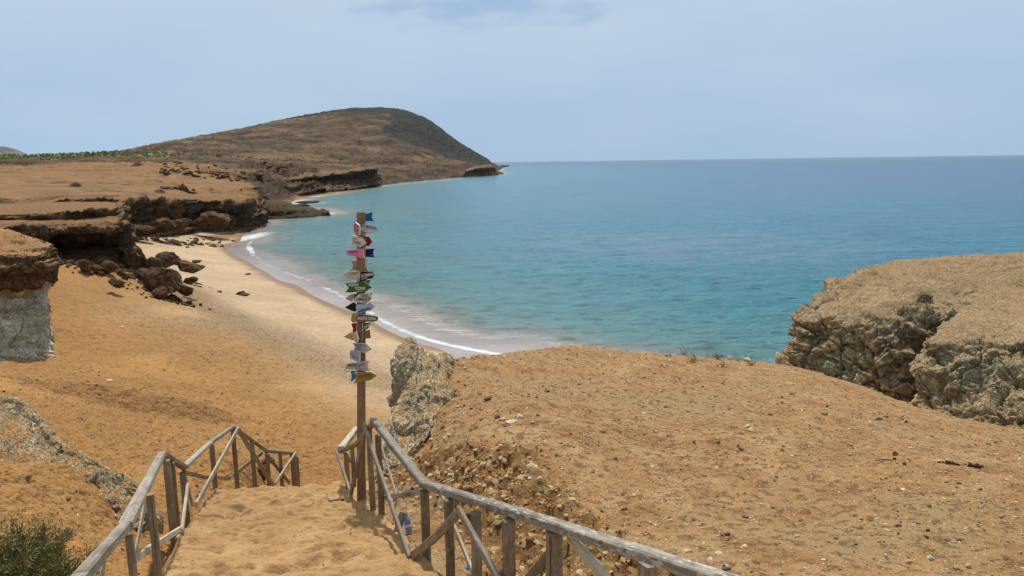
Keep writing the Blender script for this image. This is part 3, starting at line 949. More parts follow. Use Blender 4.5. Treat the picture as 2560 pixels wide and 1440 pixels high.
# near lobe, right of the cleft
rows = [
    [(2310, n_, 25.0, 1.5), (2290, n_, 23, 2.2), (2380, n_, 21.6, 2.6), (2480, n_, 20.6, 2.8), (2585, n_, 19.6, 3.0), (2760, n_, 18.4, 3.2), (3000, n_, 18, 3.4)],
    [(2325, 1050, 24.8), (2290, 1030, 23.1), (2386, 1045, 21.9), (2480, 1070, 20.9), (2582, 1082, 19.9), (2750, 1100, 18.8), (3000, 1120, 18)],
    [(2322, 960, 25.3), (2296, 950, 23.7), (2390, 978, 22.6), (2480, 985, 21.9), (2580, 995, 20.9), (2742, 1005, 20), (3000, 1010, 19.5)],
    [(2332, 885, 25.9), (2310, 886, 24.1), (2400, 905, 23.3), (2490, 915, 22.8), (2580, 915, 22), (2740, 915, 21.4), (3000, 905, 21)],
    [(2345, 848, 26.4), (2326, 846, 24.6), (2410, 846, 24.0), (2500, 842, 23.8), (2590, 832, 23.3), (2740, 822, 23), (3000, 805, 23)],
    [(2392, 785, 28.2), (2402, 773, 27.5), (2470, 768, 27.4), (2560, 760, 27.5), (2650, 752, 27.5), (2800, 748, 27.5), (3000, 738, 27.5)],
    [(2432, 752, 30.6), (2480, 742, 30.6), (2560, 737, 30.6), (2650, 730, 30.6), (2750, 725, 30.6), (2900, 720, 30.6), (3050, 716, 30.6)],
    [(2440, n_, 33.5, 4.2), (2490, n_, 33.5, 4.2), (2570, n_, 33.5, 4.2), (2660, n_, 33.5, 4.2), (2760, n_, 33.5, 4.2), (2900, n_, 33.5, 4.2), (3050, n_, 33.5, 4.2)],
]
rock_loft('cliff', rows, 230, 250, M_ROCK_R, 0.55, 0.7, block=0.8, ridge=0.5, seed=23.0, least=0.26, strata=0.6, fine=0.3, sf=1.7, bed=(-0.25, 0.1, 0.95))

# the overhanging cliff at the left edge: dark cap on a grey clay wall
rows = [
    [(-190, n_, 26.4, 3.6), (0, 935, 26.2), (62, 925, 26.6), (122, 905, 28.2), (122, n_, 31, 3.6), (108, n_, 35, 4.0)],
    [(-190, 880, 27.4), (0, 872, 27.2), (70, 880, 27.4), (132, 855, 28.8), (126, n_, 31.5, 4.5), (110, n_, 35, 4.6)],
    [(-190, 800, 28.2), (0, 800, 28.1), (62, 800, 28.2), (113, 780, 29.2), (115, n_, 32, 5.4), (104, n_, 35, 5.2)],
    [(-190, 740, 28.7), (0, 738, 28.7), (60, 738, 28.9), (110, 722, 29.7), (112, n_, 32, 6.1), (104, n_, 35, 5.7)],
    [(-190, 692, 27.4), (0, 694, 27.4), (72, 692, 27.7), (133, 664, 29.0), (134, n_, 32, 6.9), (119, n_, 35.5, 6.2)],
    [(-190, 622, 27.9), (0, 632, 27.9), (72, 640, 28.1), (128, 624, 29.4), (130, n_, 32, 7.6), (118, n_, 35.5, 6.7)],
    [(-190, 572, 30.5), (0, 578, 31), (62, 592, 31), (106, 602, 31), (112, n_, 33, 8.0), (105, n_, 36, 7.1)],
    [(-190, n_, 40, 8.6), (0, n_, 38, 8.3), (60, n_, 37, 8.1), (98, n_, 36, 7.9), (104, n_, 36.5, 7.4), (98, n_, 38, 6.9)],
]
P = loft(rows, 220, 230)
v_ = np.linspace(0, 7, 220)[:, None] + 0 * P[..., 0]
capm = sstep(2.9, 3.7, v_ + 0.5 * fbm(P * 0.8, 3))
k1 = rockify(P, 0.42, 0.85, mask=up_mask(P, least=0.35), block=0.6, strata=0.7, sf=2.2, seed=40.0)
k2 = rockify(P, 0.36, 1.0, block=0.4, seed=47.0, fine=0.2)
P = k2 + (k1 - k2) * capm[..., None]
cut = int(np.argmax(np.linspace(0, 7, 220) > 3.35))
grid_obj('cliff_face', P[:cut + 1], M_CLAY)['kind'] = 'structure'
grid_obj('cliff', P[cut:], M_ROCK_C)['kind'] = 'structure'

# flat-topped ledge with its undercut, behind
rows = [
    [(-190, n_, 39, 3.6), (0, 700, 40.5), (102, 690, 43), (200, 695, 43.5), (300, 690, 45), (318, n_, 54, 3.0)],
    [(-190, 695, 42), (0, 668, 42.5), (102, 655, 44.8), (200, 664, 45.2), (304, 664, 46.6), (320, n_, 54, 3.8)],
    [(-190, 645, 43), (0, 640, 44), (102, 630, 46.4), (200, 636, 46.6), (306, 634, 47.6), (322, n_, 54, 4.6)],
    [(-190, 615, 43.5), (0, 612, 44.6), (102, 604, 46.8), (200, 606, 47.6), (284, 607, 48.6), (310, n_, 54, 5.5)],
    [(-190, 598, 41.5), (0, 584, 42.4), (102, 588, 43.8), (200, 592, 44.6), (308, 584, 46.3), (320, n_, 54, 6.0)],
    [(-190, 575, 42), (0, 563, 43), (102, 561, 44.4), (200, 560, 45.1), (302, 557, 47), (317, n_, 53, 6.6)],
    [(-190, 562, 43), (0, 551, 44.4), (102, 549, 45.8), (200, 546, 46.8), (296, 541, 48.6), (312, n_, 54, 7.1)],
    [(-190, 535, 44), (0, 529, 46), (102, 526, 47), (200, 522, 48), (294, 518.5, 50), (309, n_, 54, 7.9)],
    [(-190, 507, 60), (0, 509, 62), (100, 507, 64), (200, 506, 66), (288, 508, 64), (312, n_, 66, 7.4)],
    [(-190, n_, 70, 8.0), (0, n_, 72, 7.6), (100, n_, 74, 7.5), (200, n_, 76, 7.4), (290, n_, 74, 7.3), (330, n_, 74, 6.6)],
]
rock_loft('cliff', rows, 190, 240, M_ROCK_L, 0.75, 0.5, block=0.6, strata=0.8, sf=1.7, seed=60.0, least=0.12)

# the long dark cliff behind the beach, running out to the water
rows = [
    [(40, n_, 64, 2.4), (160, n_, 76, 2.2), (270, n_, 86, 2.0), (340, n_, 95, 2.0), (420, n_, 107, 1.4), (500, n_, 118, 0.6), (570, n_, 124, -0.5), (628, n_, 132, -0.8), (658, n_, 140, -0.8), (664, n_, 158, -0.8), (640, n_, 185, 0)],
    [(40, n_, 65, 4.0), (160, n_, 77.5, 3.4), (272, 575, 88), (345, 572, 97), (425, 566, 109), (500, 558, 120), (570, 560, 126), (632, 556, 134), (661, 549, 143), (666, n_, 158, 0.8), (640, n_, 185, 1)],
    [(40, n_, 66, 5.5), (160, n_, 79, 4.8), (274, 552, 90.5), (347, 549, 99.5), (428, 543, 112), (502, 536, 123), (570, 540, 127), (632, 541, 134.5), (659, 537, 143), (664, n_, 158, 1.8), (640, n_, 185, 1.5)],
    [(40, n_, 64, 6.6), (160, 525, 77), (272, 524, 87), (347, 524, 96), (428, 522, 108), (502, 518, 120), (566, 521, 125), (626, 527, 133), (657, 527, 142.5), (662, n_, 158, 2.6), (640, n_, 185, 2)],
    [(40, n_, 64.5, 7.6), (159, 497, 77.5), (272, 496, 87.5), (348, 499, 96.5), (428, 497, 108.5), (500, 498, 120.5), (562, 501, 125.5), (620, 508, 134), (655, 523, 144), (658, n_, 158, 3.0), (640, n_, 185, 2.4)],
    [(40, n_, 74, 8.2), (160, n_, 88, 8.0), (272, n_, 100, 7.6), (345, n_, 109, 7.4), (425, n_, 122, 7.0), (498, n_, 134, 6.5), (560, n_, 140, 6.1), (618, n_, 150, 5.2), (650, n_, 158, 3.6), (655, n_, 170, 3.2), (640, n_, 190, 2.8)],
    [(40, n_, 90, 7.6), (160, n_, 110, 7.2), (270, n_, 125, 6.8), (345, n_, 135, 6.6), (425, n_, 150, 6.2), (495, n_, 165, 5.6), (555, n_, 170, 5.0), (610, n_, 180, 4.2), (640, n_, 185, 2.8), (645, n_, 190, 2.6), (640, n_, 200, 2.4)],
]
rock_loft('cliff', rows, 150, 370, M_ROCK_L, 1.15, 0.22, block=0.75, strata=0.9, sf=1.0, seed=80.0, least=0.15)

# the low dark tongue of rock in the water
rows = [
    [(600, n_, 160, -1), (660, n_, 158, -0.8), (700, n_, 158, -0.7), (753, n_, 161, -0.6), (800, n_, 165, -0.6), (830, n_, 168, -0.8)],
    [(600, 530, 162), (660, 543, 160), (700, 543, 160), (753, 539, 163), (798, 534, 167), (824, 530.5, 169)],
    [(600, 512, 166), (660, 522, 163), (700, 521, 163), (751, 525, 166), (796, 527.5, 169), (823, 529, 170)],
    [(600, 500, 172), (662, 506, 169), (700, 508, 169), (745, 517, 172), (792, 524.5, 174), (822, 529, 172)],
    [(600, 495, 190), (665, 501, 185), (705, 505, 182), (745, n_, 182, 1.4), (790, n_, 180, 0.6), (822, n_, 176, -0.3)],
    [(600, n_, 215, 2), (665, n_, 205, 1.0), (705, n_, 200, -0.2), (745, n_, 195, -0.6), (790, n_, 190, -0.8), (822, n_, 182, -0.8)],
]
rock_loft('rock_shelf', rows, 80, 150, M_ROCK_T, 1.0, 0.36, block=0.8, strata=0.8, sf=1.4, seed=95.0, least=0.4)

# ------------------------------------------------------------------ plateau, hill and headland
hp = []
for q in SHORE[30:41]:
    hp.append(q)
HC = [(-900, 515, 70), (-900, 450, 170), (-900, 425, 330), (-900, 400, 500), (0, 503, 70), (0, 472, 110), (0, 440, 200), (0, 424, 300), (0, 403, 420), (160, 494, 84), (160, 470, 125), (160, 438, 205), (160, 405, 360), (160, 397, 460),
      (300, 494, 97), (300, 470, 135), (300, 440, 210), (300, 404, 330), (300, 396, 420), (430, 494, 116), (430, 475, 150), (430, 440, 225), (430, 407, 350), (500, 495, 130), (500, 478, 160), (500, 440, 235),
      (500, 410, 350), (600, 494, 160), (600, 470, 190), (600, 440, 250), (600, 412, 380), (660, 500, 185), (700, 494, 210), (690, 470, 235), (690, 440, 290), (760, 470, 285), (840, 474, 300),
      (820, 450, 345), (900, 458, 385), (900, 440, 420), (1000, 444, 480), (1100, 436, 545), (1180, 425, 590), (1225, 418, 630),
      (800, 425, 450), (950, 420, 520), (1080, 410, 640), (1180, 408, 720),
      (700, 405, 520), (600, 395, 520), (450, 392, 520), (850, 400, 640), (900, 370, 760), (700, 375, 700), (550, 370, 740), (1000, 385, 780), (1100, 395, 800),
      (800, 340, 950), (900, 320, 1040), (1000, 345, 980), (1080, 370, 1000), (1150, 400, 1000), (1190, 409, 1050),
      (180, 389, 800), (250, 384, 850), (320, 376.5, 900), (400, 359, 950), (470, 348, 980), (540, 339, 1010), (600, 327, 1050), (650, 315, 1080), (700, 306, 1100), (760, 297, 1130), (810, 290, 1160), (845, 281, 1180),
      (880, 277, 1200), (930, 275, 1220), (970, 275, 1240), (1010, 278, 1250), (1045, 289, 1260), (1075, 303, 1280), (1105, 328, 1300), (1140, 353, 1330), (1175, 376, 1370), (1205, 397, 1420), (1235, 410.5, 1480), (1260, 415.5, 1560)]
for q in HC:
    hp.append(W(*q))
for q in [(-900, 900, 14), (0, 700, 20), (0, 1500, 5), (180, 1400, 8), (400, 1500, 30), (600, 1650, 45), (800, 1800, 60), (960, 1800, 62), (1060, 1800, 40), (1150, 1800, 15), (1220, 1800, 0), (1275, 1640, -1), (1300, 1500, -6), (1300, 1100, -12), (1320, 700, -8),
          (1100, 480, -5), (950, 340, -4), (860, 250, -3), (800, 225, -2.5), (1280, 800, -4), (1300, 600, -6), (600, 2600, 5), (960, 2600, 5), (0, 2600, 2), (1250, 2300, -10)]:
    hp.append(WX(*q))
_head = TPS(hp, 2e-5)


PLATEAU = [WX(px, Y, 7.5)[:2] for px, Y in [(-1500, 50), (-300, 63), (40, 74), (160, 86), (272, 97), (346, 106), (428, 119), (500, 131), (562, 137), (618, 147), (642, 166), (640, 190), (640, 230)]]


def head_h(X, Y):
    h = _head(X, Y)
    r = np.hypot(X, Y)
    p = np.stack([X, Y, 0 * X], -1)
    sea = shore_dist(X, Y)
    inl = np.clip(-sea, 0, None)
    far_ = sstep(90, 300, r)
    a = fbm(p * 0.006, 5) * (9 - 5 * sstep(950, 1150, r)) * sstep(350, 800, r) * sstep(0, 60, inl) - np.clip(fbm(p * np.array([0.011, 0.006, 1]) + 4, 4, kind='r') - 0.15, 0, 1) * 11 * sstep(480, 850, r) * sstep(1180, 1000, r) * sstep(10, 80, inl) + fbm(p * 0.03, 5) * (1.0 + 2.2 * sstep(250, 700, r)) * far_ * sstep(0, 25, inl) + fbm(p * 0.13, 4, kind='r') * (0.22 + 0.8 * far_) * sstep(0, 8, inl)
    shz = sstep(-0.36, -0.30, np.arctan2(X, Y)) * sstep(125, 160, r) * sstep(440, 330, r) * sstep(90, 45, inl)
    a = a + shz * ((fbm(p * 0.06 + 7, 5, kind='r') - 0.2) * 2.6 + (voro(p * 0.09)[2] - 0.5) * 1.6) * sstep(1, 10, inl)
    # beds of rock crop out as steps
    stepz = 2.2
    q = (h + a) / stepz + 0.8 * fbm(p * 0.012, 3)
    fr = q - np.floor(q)
    terr = (sstep(0.30, 0.55, fr) - fr) * stepz
    rocky = sstep(-0.05, 0.3, fbm(p * 0.008 + 5, 4) + 0.35 * sstep(40, 0, inl)) * sstep(120, 260, r)
    h = h + a + terr * rocky * 0.85
    # low broken edge along the water
    edge = sstep(0, 10 + 0.012 * r, inl)
    db, _s = seg_dist(X, Y, B2POLY + [B2POLY[0]])
    beach2 = sstep(7, -1, np.where(in_poly(X, Y, B2POLY), -db, db) + 3 * fbm(p * 0.05 + 2, 3))
    h = h * (1 - beach2) + np.minimum(h, 0.25 + 0.07 * inl) * beach2
    h = np.where(inl > 0, h * np.maximum(edge, 0.25) + (1 - beach2) * 1.6 * sstep(0.0, 2.5, inl) * (0.55 + 1.0 * fbm(p * 0.11 + 3, 3)) * far_, np.minimum(h, -0.3 - 0.1 * np.clip(sea, 0, 20)))
    # the plateau ends behind the near cliffs
    dp, sp_ = seg_dist(X, Y, PLATEAU)
    outp = dp * np.where(sp_ == 0, 1, -sp_)
    h = np.where((outp > 0) & (Y < 195), h - 9 * sstep(0, 4, outp), h)
    return h, rocky, inl, r, beach2, p


B2POLY = [WZ(x, y, z)[:2] for x, y, z in [(722, 506, 0.3), (732, 496, 0.9), (748, 486, 1.3), (780, 479, 1.3), (830, 474, 1.3), (885, 469, 1.0), (905, 472, 0.3), (850, 482, 0), (800, 490, 0), (742, 500, 0), (730, 508, 0)]]
X, Y = polar(-52, 1.5, 620, 60, 2700, [(60, 400, 250), (400, 1500, 150), (1500, 2700, 14)], (-36, 1.0, 0.93))
Z, rocky, inl, r, beach2, ph = head_h(X, Y)
PXx = lambda X, Y, Z: (F * (X * CR[0] + Y * CR[1] + (Z - H) * CR[2]) / (Y * FW[1] + (Z - H) * FW[2]) + 1280)
hillx = PXx(X, Y, Z)
n1 = fbm(ph * np.array([0.004, 0.004, 1]) + 9, 4)
n2 = fbm(ph * 0.02 + 3, 4)
green = sstep(330, 430, r) * sstep(760, 520, r) * sstep(520, 250, hillx) * 0.85 + 0.35 * sstep(0.1, 0.35, n1) * sstep(300, 600, r) * sstep(700, 500, hillx)
green = green + 0.30 * sstep(1050, 1200, r) * sstep(0.0, 0.3, n2)
sandy = sstep(420, 300, r) * (1 - 0.55 * rocky) * sstep(760, 560, hillx) + beach2 * 1.6 * sstep(8, 3, Z) + 0.42 * sstep(420, 520, r) * sstep(700, 620, r) * sstep(520, 600, hillx) * sstep(900, 760, hillx)
sandy = sandy - 0.5 * sstep(0.0, 0.3, n2) * sstep(200, 330, r)
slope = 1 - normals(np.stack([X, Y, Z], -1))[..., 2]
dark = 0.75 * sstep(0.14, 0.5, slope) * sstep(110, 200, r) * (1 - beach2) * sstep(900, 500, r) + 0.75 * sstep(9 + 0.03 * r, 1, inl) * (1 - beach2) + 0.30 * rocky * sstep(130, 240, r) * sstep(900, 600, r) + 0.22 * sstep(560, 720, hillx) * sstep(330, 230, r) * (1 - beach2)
# the seaward flank and the summit are bare dark rock
grey = sstep(905, 1010, hillx + 130 * n2 + 60 * n1 - 0.35 * (Z - 60)) * sstep(880, 1010, r) * sstep(18, 34, Z + 0.12 * (hillx - 1000) + 6 * n2)
grey = np.maximum(grey, 0.8 * sstep(1130, 1230, r + 60 * n2) * sstep(58, 80, Z))
P = np.stack([X, Y, Z], -1)
keep = Z > -5.5
grid_obj('headland', P, M_HEAD, dict(green=green, sandy=sandy, dark=dark, grey=grey), keep=keep)['kind'] = 'structure'

# rock faces that stand out along that far shore
rows = [
    [(670, n_, 246, 1.5), (740, n_, 262, 1.4), (800, n_, 290, 1.2), (860, n_, 318, 0.8), (920, n_, 352, 0.6), (950, n_, 380, 0.5)],
    [(672, 470, 250), (740, 468, 268), (800, 464, 300), (862, 460, 330), (922, 456, 362), (952, 452, 390)],
    [(674, 460, 255), (740, 456, 275), (800, 452, 306), (864, 446, 334), (920, 442, 366), (948, 446, 395)],
    [(676, 450, 258), (740, 447, 278), (800, 440, 306), (866, 432, 333), (934, 424, 364), (942, 440, 398)],
    [(678, 446, 275), (740, 441, 300), (800, 433, 330), (866, 427, 360), (932, 421, 388), (940, 436, 410)],
    [(678, n_, 300, 4), (740, n_, 330, 4), (800, n_, 360, 4), (866, n_, 390, 4), (932, n_, 420, 4), (940, n_, 430, 3)],
]
rock_loft('cliff', rows, 110, 220, M_ROCK_F, 2.0, 0.09, block=0.8, strata=1.1, sf=0.6, seed=120.0, least=0.3)
rows = [
    [(1150, n_, 560, -1), (1185, n_, 580, -1), (1215, n_, 606, -1), (1238, n_, 630, -1), (1241, n_, 670, -1), (1236, n_, 720, -1)],
    [(1155, 441, 570), (1187, 440, 592), (1215, 439, 616), (1236, 437, 640), (1239, n_, 675, 1), (1235, n_, 720, 1)],
    [(1160, 436, 575), (1188, 430, 596), (1214, 427, 620), (1232, 426, 642), (1235, n_, 675, 4.5), (1232, n_, 720, 4.5)],
    [(1165, 428, 578), (1190, 421, 598), (1212, 417, 622), (1228, 415, 645), (1231, n_, 675, 8), (1230, n_, 720, 8)],
    [(1165, 425, 620), (1190, 417, 640), (1210, 412.5, 665), (1224, 411.5, 685), (1227, n_, 700, 9), (1226, n_, 740, 8.5)],
    [(1165, n_, 680, 5), (1190, n_, 700, 6), (1210, n_, 720, 7), (1224, n_, 740, 7), (1227, n_, 760, 7), (1226, n_, 780, 6)],
]
rock_loft('cliff', rows, 70, 120, M_ROCK_F, 2.2, 0.06, block=0.7, strata=0.8, sf=0.4, seed=140.0, least=0.3)

# two hills far behind, inland
M_FARHILL = mat_rock('bare_hill', alb(92, 82, 72), alb(118, 106, 92), alb(140, 126, 108), alb(120, 108, 92), 1.4, 1.8, 0.006, None, 0.3, 0.1, 6.0)


def ridge(name, prof, Yr, depth, seed):
    top = np.array([W(px, py, Yr) for px, py in prof])
    base = top * [1, 1, 0] + [0, 0, -2]
    rows_ = [base - [0, depth, 0], top * [1, 1, 0.5] - [0, depth * 0.45, 0], top, top * [1, 1, 0.5] + [0, depth * 0.5, 0], base + [0, depth, 0]]
    P = catmull(catmull(np.array(rows_), 60, 0), 140, 1)
    P = P + normals(P) * (fbm(P * 0.006 + seed, 5, kind='r') * 9)[..., None] * sstep(0, 60, P[..., 2])[..., None]
    o = grid_obj(name, P, M_FARHILL)
    o['kind'] = 'structure'


ridge('hill', [(-420, 395), (-300, 372), (-200, 360), (-120, 372), (-60, 366), (0, 368), (14, 370), (30, 380), (55, 390), (85, 394), (110, 397)], 5200, 700, 1.0)
ridge('hill', [(70, 400), (106, 391), (125, 389), (150, 388.5), (172, 386), (186, 389), (210, 394), (240, 400)], 4700, 500, 2.0)

# ------------------------------------------------------------------ the sea
az = np.radians(np.linspace(-22, 44, 400))
rr = 1.0 / np.linspace(1 / 34.0, 1 / 26000.0, 390)
A, Rr = np.meshgrid(az, rr)
X, Y = Rr * np.sin(A), Rr * np.cos(A)
sea = shore_dist(X, Y)
pw = np.stack([X, Y, 0 * X], -1)
near = sstep(700, 150, Rr)
amp = near * sstep(3, 25, sea)
wv = fbm(pw * np.array([0.10, 0.30, 1]), 3) * 0.16 + fbm(pw * np.array([0.35, 0.9, 1]) + 4, 3, kind='b') * 0.10 * sstep(260, 90, Rr)
Z = amp * wv
fd, _ = seg_dist(X, Y, FOAM)
foam = np.exp(-(fd / (0.16 + 0.0042 * Rr)) ** 2) * (0.66 + 0.75 * fbm(pw * 0.10 + 2, 3) + 0.9 * fbm(pw * 0.035 + 6, 2)) * sstep(135, 120, Rr)
foam2 = np.exp(-((fd - 1.7 - 0.6 * fbm(pw * 0.2, 2)) / (0.22 + 0.003 * Rr)) ** 2) * 0.42 * sstep(0.0, 0.25, fbm(pw * 0.07 + 8, 2)) * sstep(120, 100, Rr)
# the breaker near the far end of the beach
cb = WZ(628, 592, 0)
foam = np.maximum(foam, 1.05 * np.exp(-(((X - cb[0]) / 2.6) ** 2 + ((Y - cb[1]) / 11) ** 2)))
ff = sstep(2.2 + 0.008 * Rr, 0.0, np.abs(sea - 0.5)) * sstep(140, 150, Rr) * sstep(700, 500, Rr) * (0.62 + 0.8 * fbm(pw * 0.05 + 1, 3))
for (cx, cy, w_) in ((783, 508, 6), (760, 500, 5), (664, 545, 4)):
    c0 = WZ(cx, cy, 0)
    ff = np.maximum(ff, 0.8 * np.exp(-(((X - c0[0]) / w_) ** 2 + ((Y - c0[1]) / (w_ * 2)) ** 2)))
foam = np.maximum(np.maximum(foam, foam2), ff)
shorev = np.clip(np.log1p(np.clip(sea, 0, None) / 2.0) / 6.5, 0, 1) * sstep(0.0, 0.2, sea + 0.2)
cw = WZ(1790, 610, 0)
e = np.sqrt(((X - cw[0]) / 26) ** 2 + ((Y - cw[1]) / 26) ** 2)
weed = sstep(1.25, 0.35, e)
calm = sstep(6, 0.5, sea)
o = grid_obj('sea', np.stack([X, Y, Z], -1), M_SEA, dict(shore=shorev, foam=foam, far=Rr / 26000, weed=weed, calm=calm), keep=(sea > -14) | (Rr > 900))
o['kind'] = 'structure'


# ------------------------------------------------------------------ timber
def mat_wood(name, dark, mid, light, flakes=0.0, moss=None):
    t = NT(name)
    o = t.obj()
    r = t.rnd()
    v = t.n('ShaderNodeVectorMath', {0: o, 1: t.n('ShaderNodeCombineXYZ', {0: t.math('MULTIPLY', r, 37.0), 1: t.math('MULTIPLY', r, 11.0), 2: r}).outputs[0]}, operation='ADD').outputs[0]
    g1 = t.noise(t.scale(v, (1.6, 26, 26)), 1.0, 6, 0.62, 0.4)
    g2 = t.noise(t.scale(v, (6.0, 130, 130)), 1.0, 4, 0.6)
    b = t.noise(v, 3.0, 5, 0.6)
    c = t.ramp(t.math('ADD', t.math('MULTIPLY', g1, 0.65), t.math('MULTIPLY', b, 0.35)), [(0.32, dark), (0.5, mid), (0.68, light)])
    c = t.gain(c, t.ss(g2, 0.3, 0.7, 0.78, 1.12))
    c = t.gain(c, t.ss(r, 0, 1, 0.82, 1.12))
    cr_ = t.ss(t.noise(t.scale(v, (0.9, 30, 30), loc=(3, 0, 0)), 1.0, 3, 0.5), 0.66, 0.72)
    c = t.mix(t.math('MULTIPLY', cr_, 0.75), c, tuple(x * 0.35 for x in dark[:3]) + (1,))
    if flakes:
        f = t.ss(t.noise(t.scale(v, (14, 34, 34)), 1.0, 5, 0.7), 0.52, 0.60)
        f = t.math('MULTIPLY', f, t.math('MULTIPLY', t.ss(b, 0.38, 0.52), flakes))
        c = t.mix(f, c, alb(205, 202, 190))
        f2 = t.ss(t.noise(t.scale(v, (12, 30, 30), loc=(9, 4, 1)), 1.0, 5, 0.7), 0.56, 0.63)
        c = t.mix(t.math('MULTIPLY', f2, 0.6 * flakes), c, alb(92, 88, 80))
    h = t.math('ADD', t.math('MULTIPLY', g2, 0.5), g1)
    h = t.math('SUBTRACT', h, cr_)
    return t.surf(c, 0.85, t.bump(h, 0.6, 0.006), 0.25)


M_RAIL = mat_wood('weathered_rail_wood', alb(122, 108, 92), alb(160, 147, 129), alb(188, 178, 162), 0.35)
M_RAILF = mat_wood('flaking_rail_wood', alb(118, 105, 90), alb(156, 144, 127), alb(186, 178, 162), 1.0)
M_POST = mat_wood('brown_post_wood', alb(120, 102, 80), alb(156, 136, 110), alb(182, 164, 138), 0.25)
M_PALE = mat_wood('bleached_wood', alb(164, 148, 122), alb(202, 188, 160), alb(226, 216, 194), 0.2)
M_POLE = mat_wood('dark_pole_wood', alb(112, 86, 64), alb(146, 116, 88), alb(172, 144, 114), 0.05)


def beam_mesh(name, L, w, th, seed=0, ch=0.16, bow=0.0):
    """a sawn timber along local X, arrises worn off, slightly uneven"""
    rg = np.random.default_rng(seed)
    n = 7
    c = min(w, th) * ch
    a, b = w / 2, th / 2
    ring = np.array([(-a + c, -b), (a - c, -b), (a, -b + c), (a, b - c), (a - c, b), (-a + c, b), (-a, b - c), (-a, -b + c)])
    V = []
    for i in range(n):
        x = L * i / (n - 1)
        j = ring * (1 + rg.normal(0, 0.025, ring.shape))
        off = rg.normal(0, 0.012 * min(w, th), 2) + np.array([0, -bow * 4 * (i / (n - 1)) * (1 - i / (n - 1))])
        V += [(x, q[0] + off[0], q[1] + off[1]) for q in j]
    Fc = []
    for i in range(n - 1):
        for k in range(8):
            k2 = (k + 1) % 8
            Fc.append((i * 8 + k, i * 8 + k2, (i + 1) * 8 + k2, (i + 1) * 8 + k))
    Fc.append(tuple(range(7, -1, -1)))
    Fc.append(tuple((n - 1) * 8 + k for k in range(8)))
    me = bpy.data.meshes.new(name)
    me.from_pydata([tuple(v) for v in V], [], Fc)
    me.update()
    return me


_bs = [0]


def beam(name, p, q, w, th, mat, parent=None, bow=0.0, roll=0.0, up=None):
    p, q = Vector(p), Vector(q)
    d = q - p
    L = d.length
    x = d.normalized()
    if up is None:
        up = Vector((0, 0, 1)) if abs(x.z) < 0.9 else Vector((0.35, -1, 0))
    y = Vector(up).cross(x).normalized()
    z = x.cross(y)
    _bs[0] += 1
    o = make_obj(name, beam_mesh(name, L, w, th, _bs[0], bow=bow), mat, None)
    mw = Matrix(((x.x, y.x, z.x, p.x), (x.y, y.y, z.y, p.y), (x.z, y.z, z.z, p.z), (0, 0, 0, 1)))
    if roll:
        mw = mw @ Matrix.Rotation(roll, 4, 'X')
    if parent is not None:
        o.parent = parent
        o.matrix_parent_inverse = Matrix.Translation(parent.location).inverted()
    o.matrix_basis = mw
    return o


def chain(name, pts, w, th, mat, parent, drop=0.0, mats=None):
    for i, (a, b) in enumerate(zip(pts[:-1], pts[1:])):
        a, b = np.array(a, float), np.array(b, float)
        u = (b - a) / np.linalg.norm(b - a)
        beam(name, a - u * 0.01 + [0, 0, -drop], b + u * 0.012 + [0, 0, -drop], w, th * (1 + 0.02 * (i % 2)), (mats or [mat] * 99)[i], parent)


def post(top, foot_z, w, parent, mat=None, lean=(0, 0), sink=0.18, w2=None):
    top = np.array(top, float)
    f = np.array([top[0] + lean[0], top[1] + lean[1], foot_z - sink])
    return beam('post', f, top, w, w2 or w, mat or M_POST, parent)


def path_z(Y):
    return float(np.interp(Y, PATH[:, 0], PATH[:, 3]))


def gz(x, y):
    """height of the ground (beach slope, path or mound) at a spot"""
    a = np.array([x]), np.array([y])
    z = [float(beach_h(*a)[0][0])]
    if in_poly(a[0], a[1], MPOLY)[0]:
        z.append(float(mound_h(*a)[0][0]))
    l, r, pz = (float(np.interp(y, PATH[:, 0], PATH[:, k])) for k in (1, 2, 3))
    if l < x < r and 1 < y < 23:
        z.append(pz)
    return max(z)


# ---- railing on the right-hand side of the steps
rr_ = empty('handrail', (float(W(1065, 1215, 6.1)[0]), 6.1, 7.9))
tag(rr_, 'grey timber railing zigzagging down beside the stony mound', 'railing')
R = [WX(2480, 2.15, 9.88), W(1800, 1448, 3.2), W(1362, 1304, 4.4), W(1060, 1210, 6.1), W(934, 1050, 8.2)]
for i, mt_, w_ in ((0, M_RAILF, 0.085), (1, M_RAILF, 0.085), (2, M_RAILF, 0.082), (3, M_RAIL, 0.082)):
    a, b = np.array(R[i]), np.array(R[i + 1])
    u = (b - a) / np.linalg.norm(b - a)
    beam('rail', a - u * 0.004, b + u * (0.012 if i != 2 else 0.03), w_, 0.062 + 0.002 * (i % 2), mt_, rr_)
rp = [W(*q) for q in [(934, 1050, 8.2), (893, 1110, 9.1), (853, 1128, 9.9)]]
beam('rail', rp[0] + [0, 0.02, -0.03], rp[1], 0.07, 0.05, M_POST, rr_)
beam('rail', rp[1], rp[2], 0.07, 0.052, M_POST, rr_)
beam('rail', W(852, 1124, 9.9), W(891, 1072, 13.0), 0.10, 0.095, M_PALE, rr_)
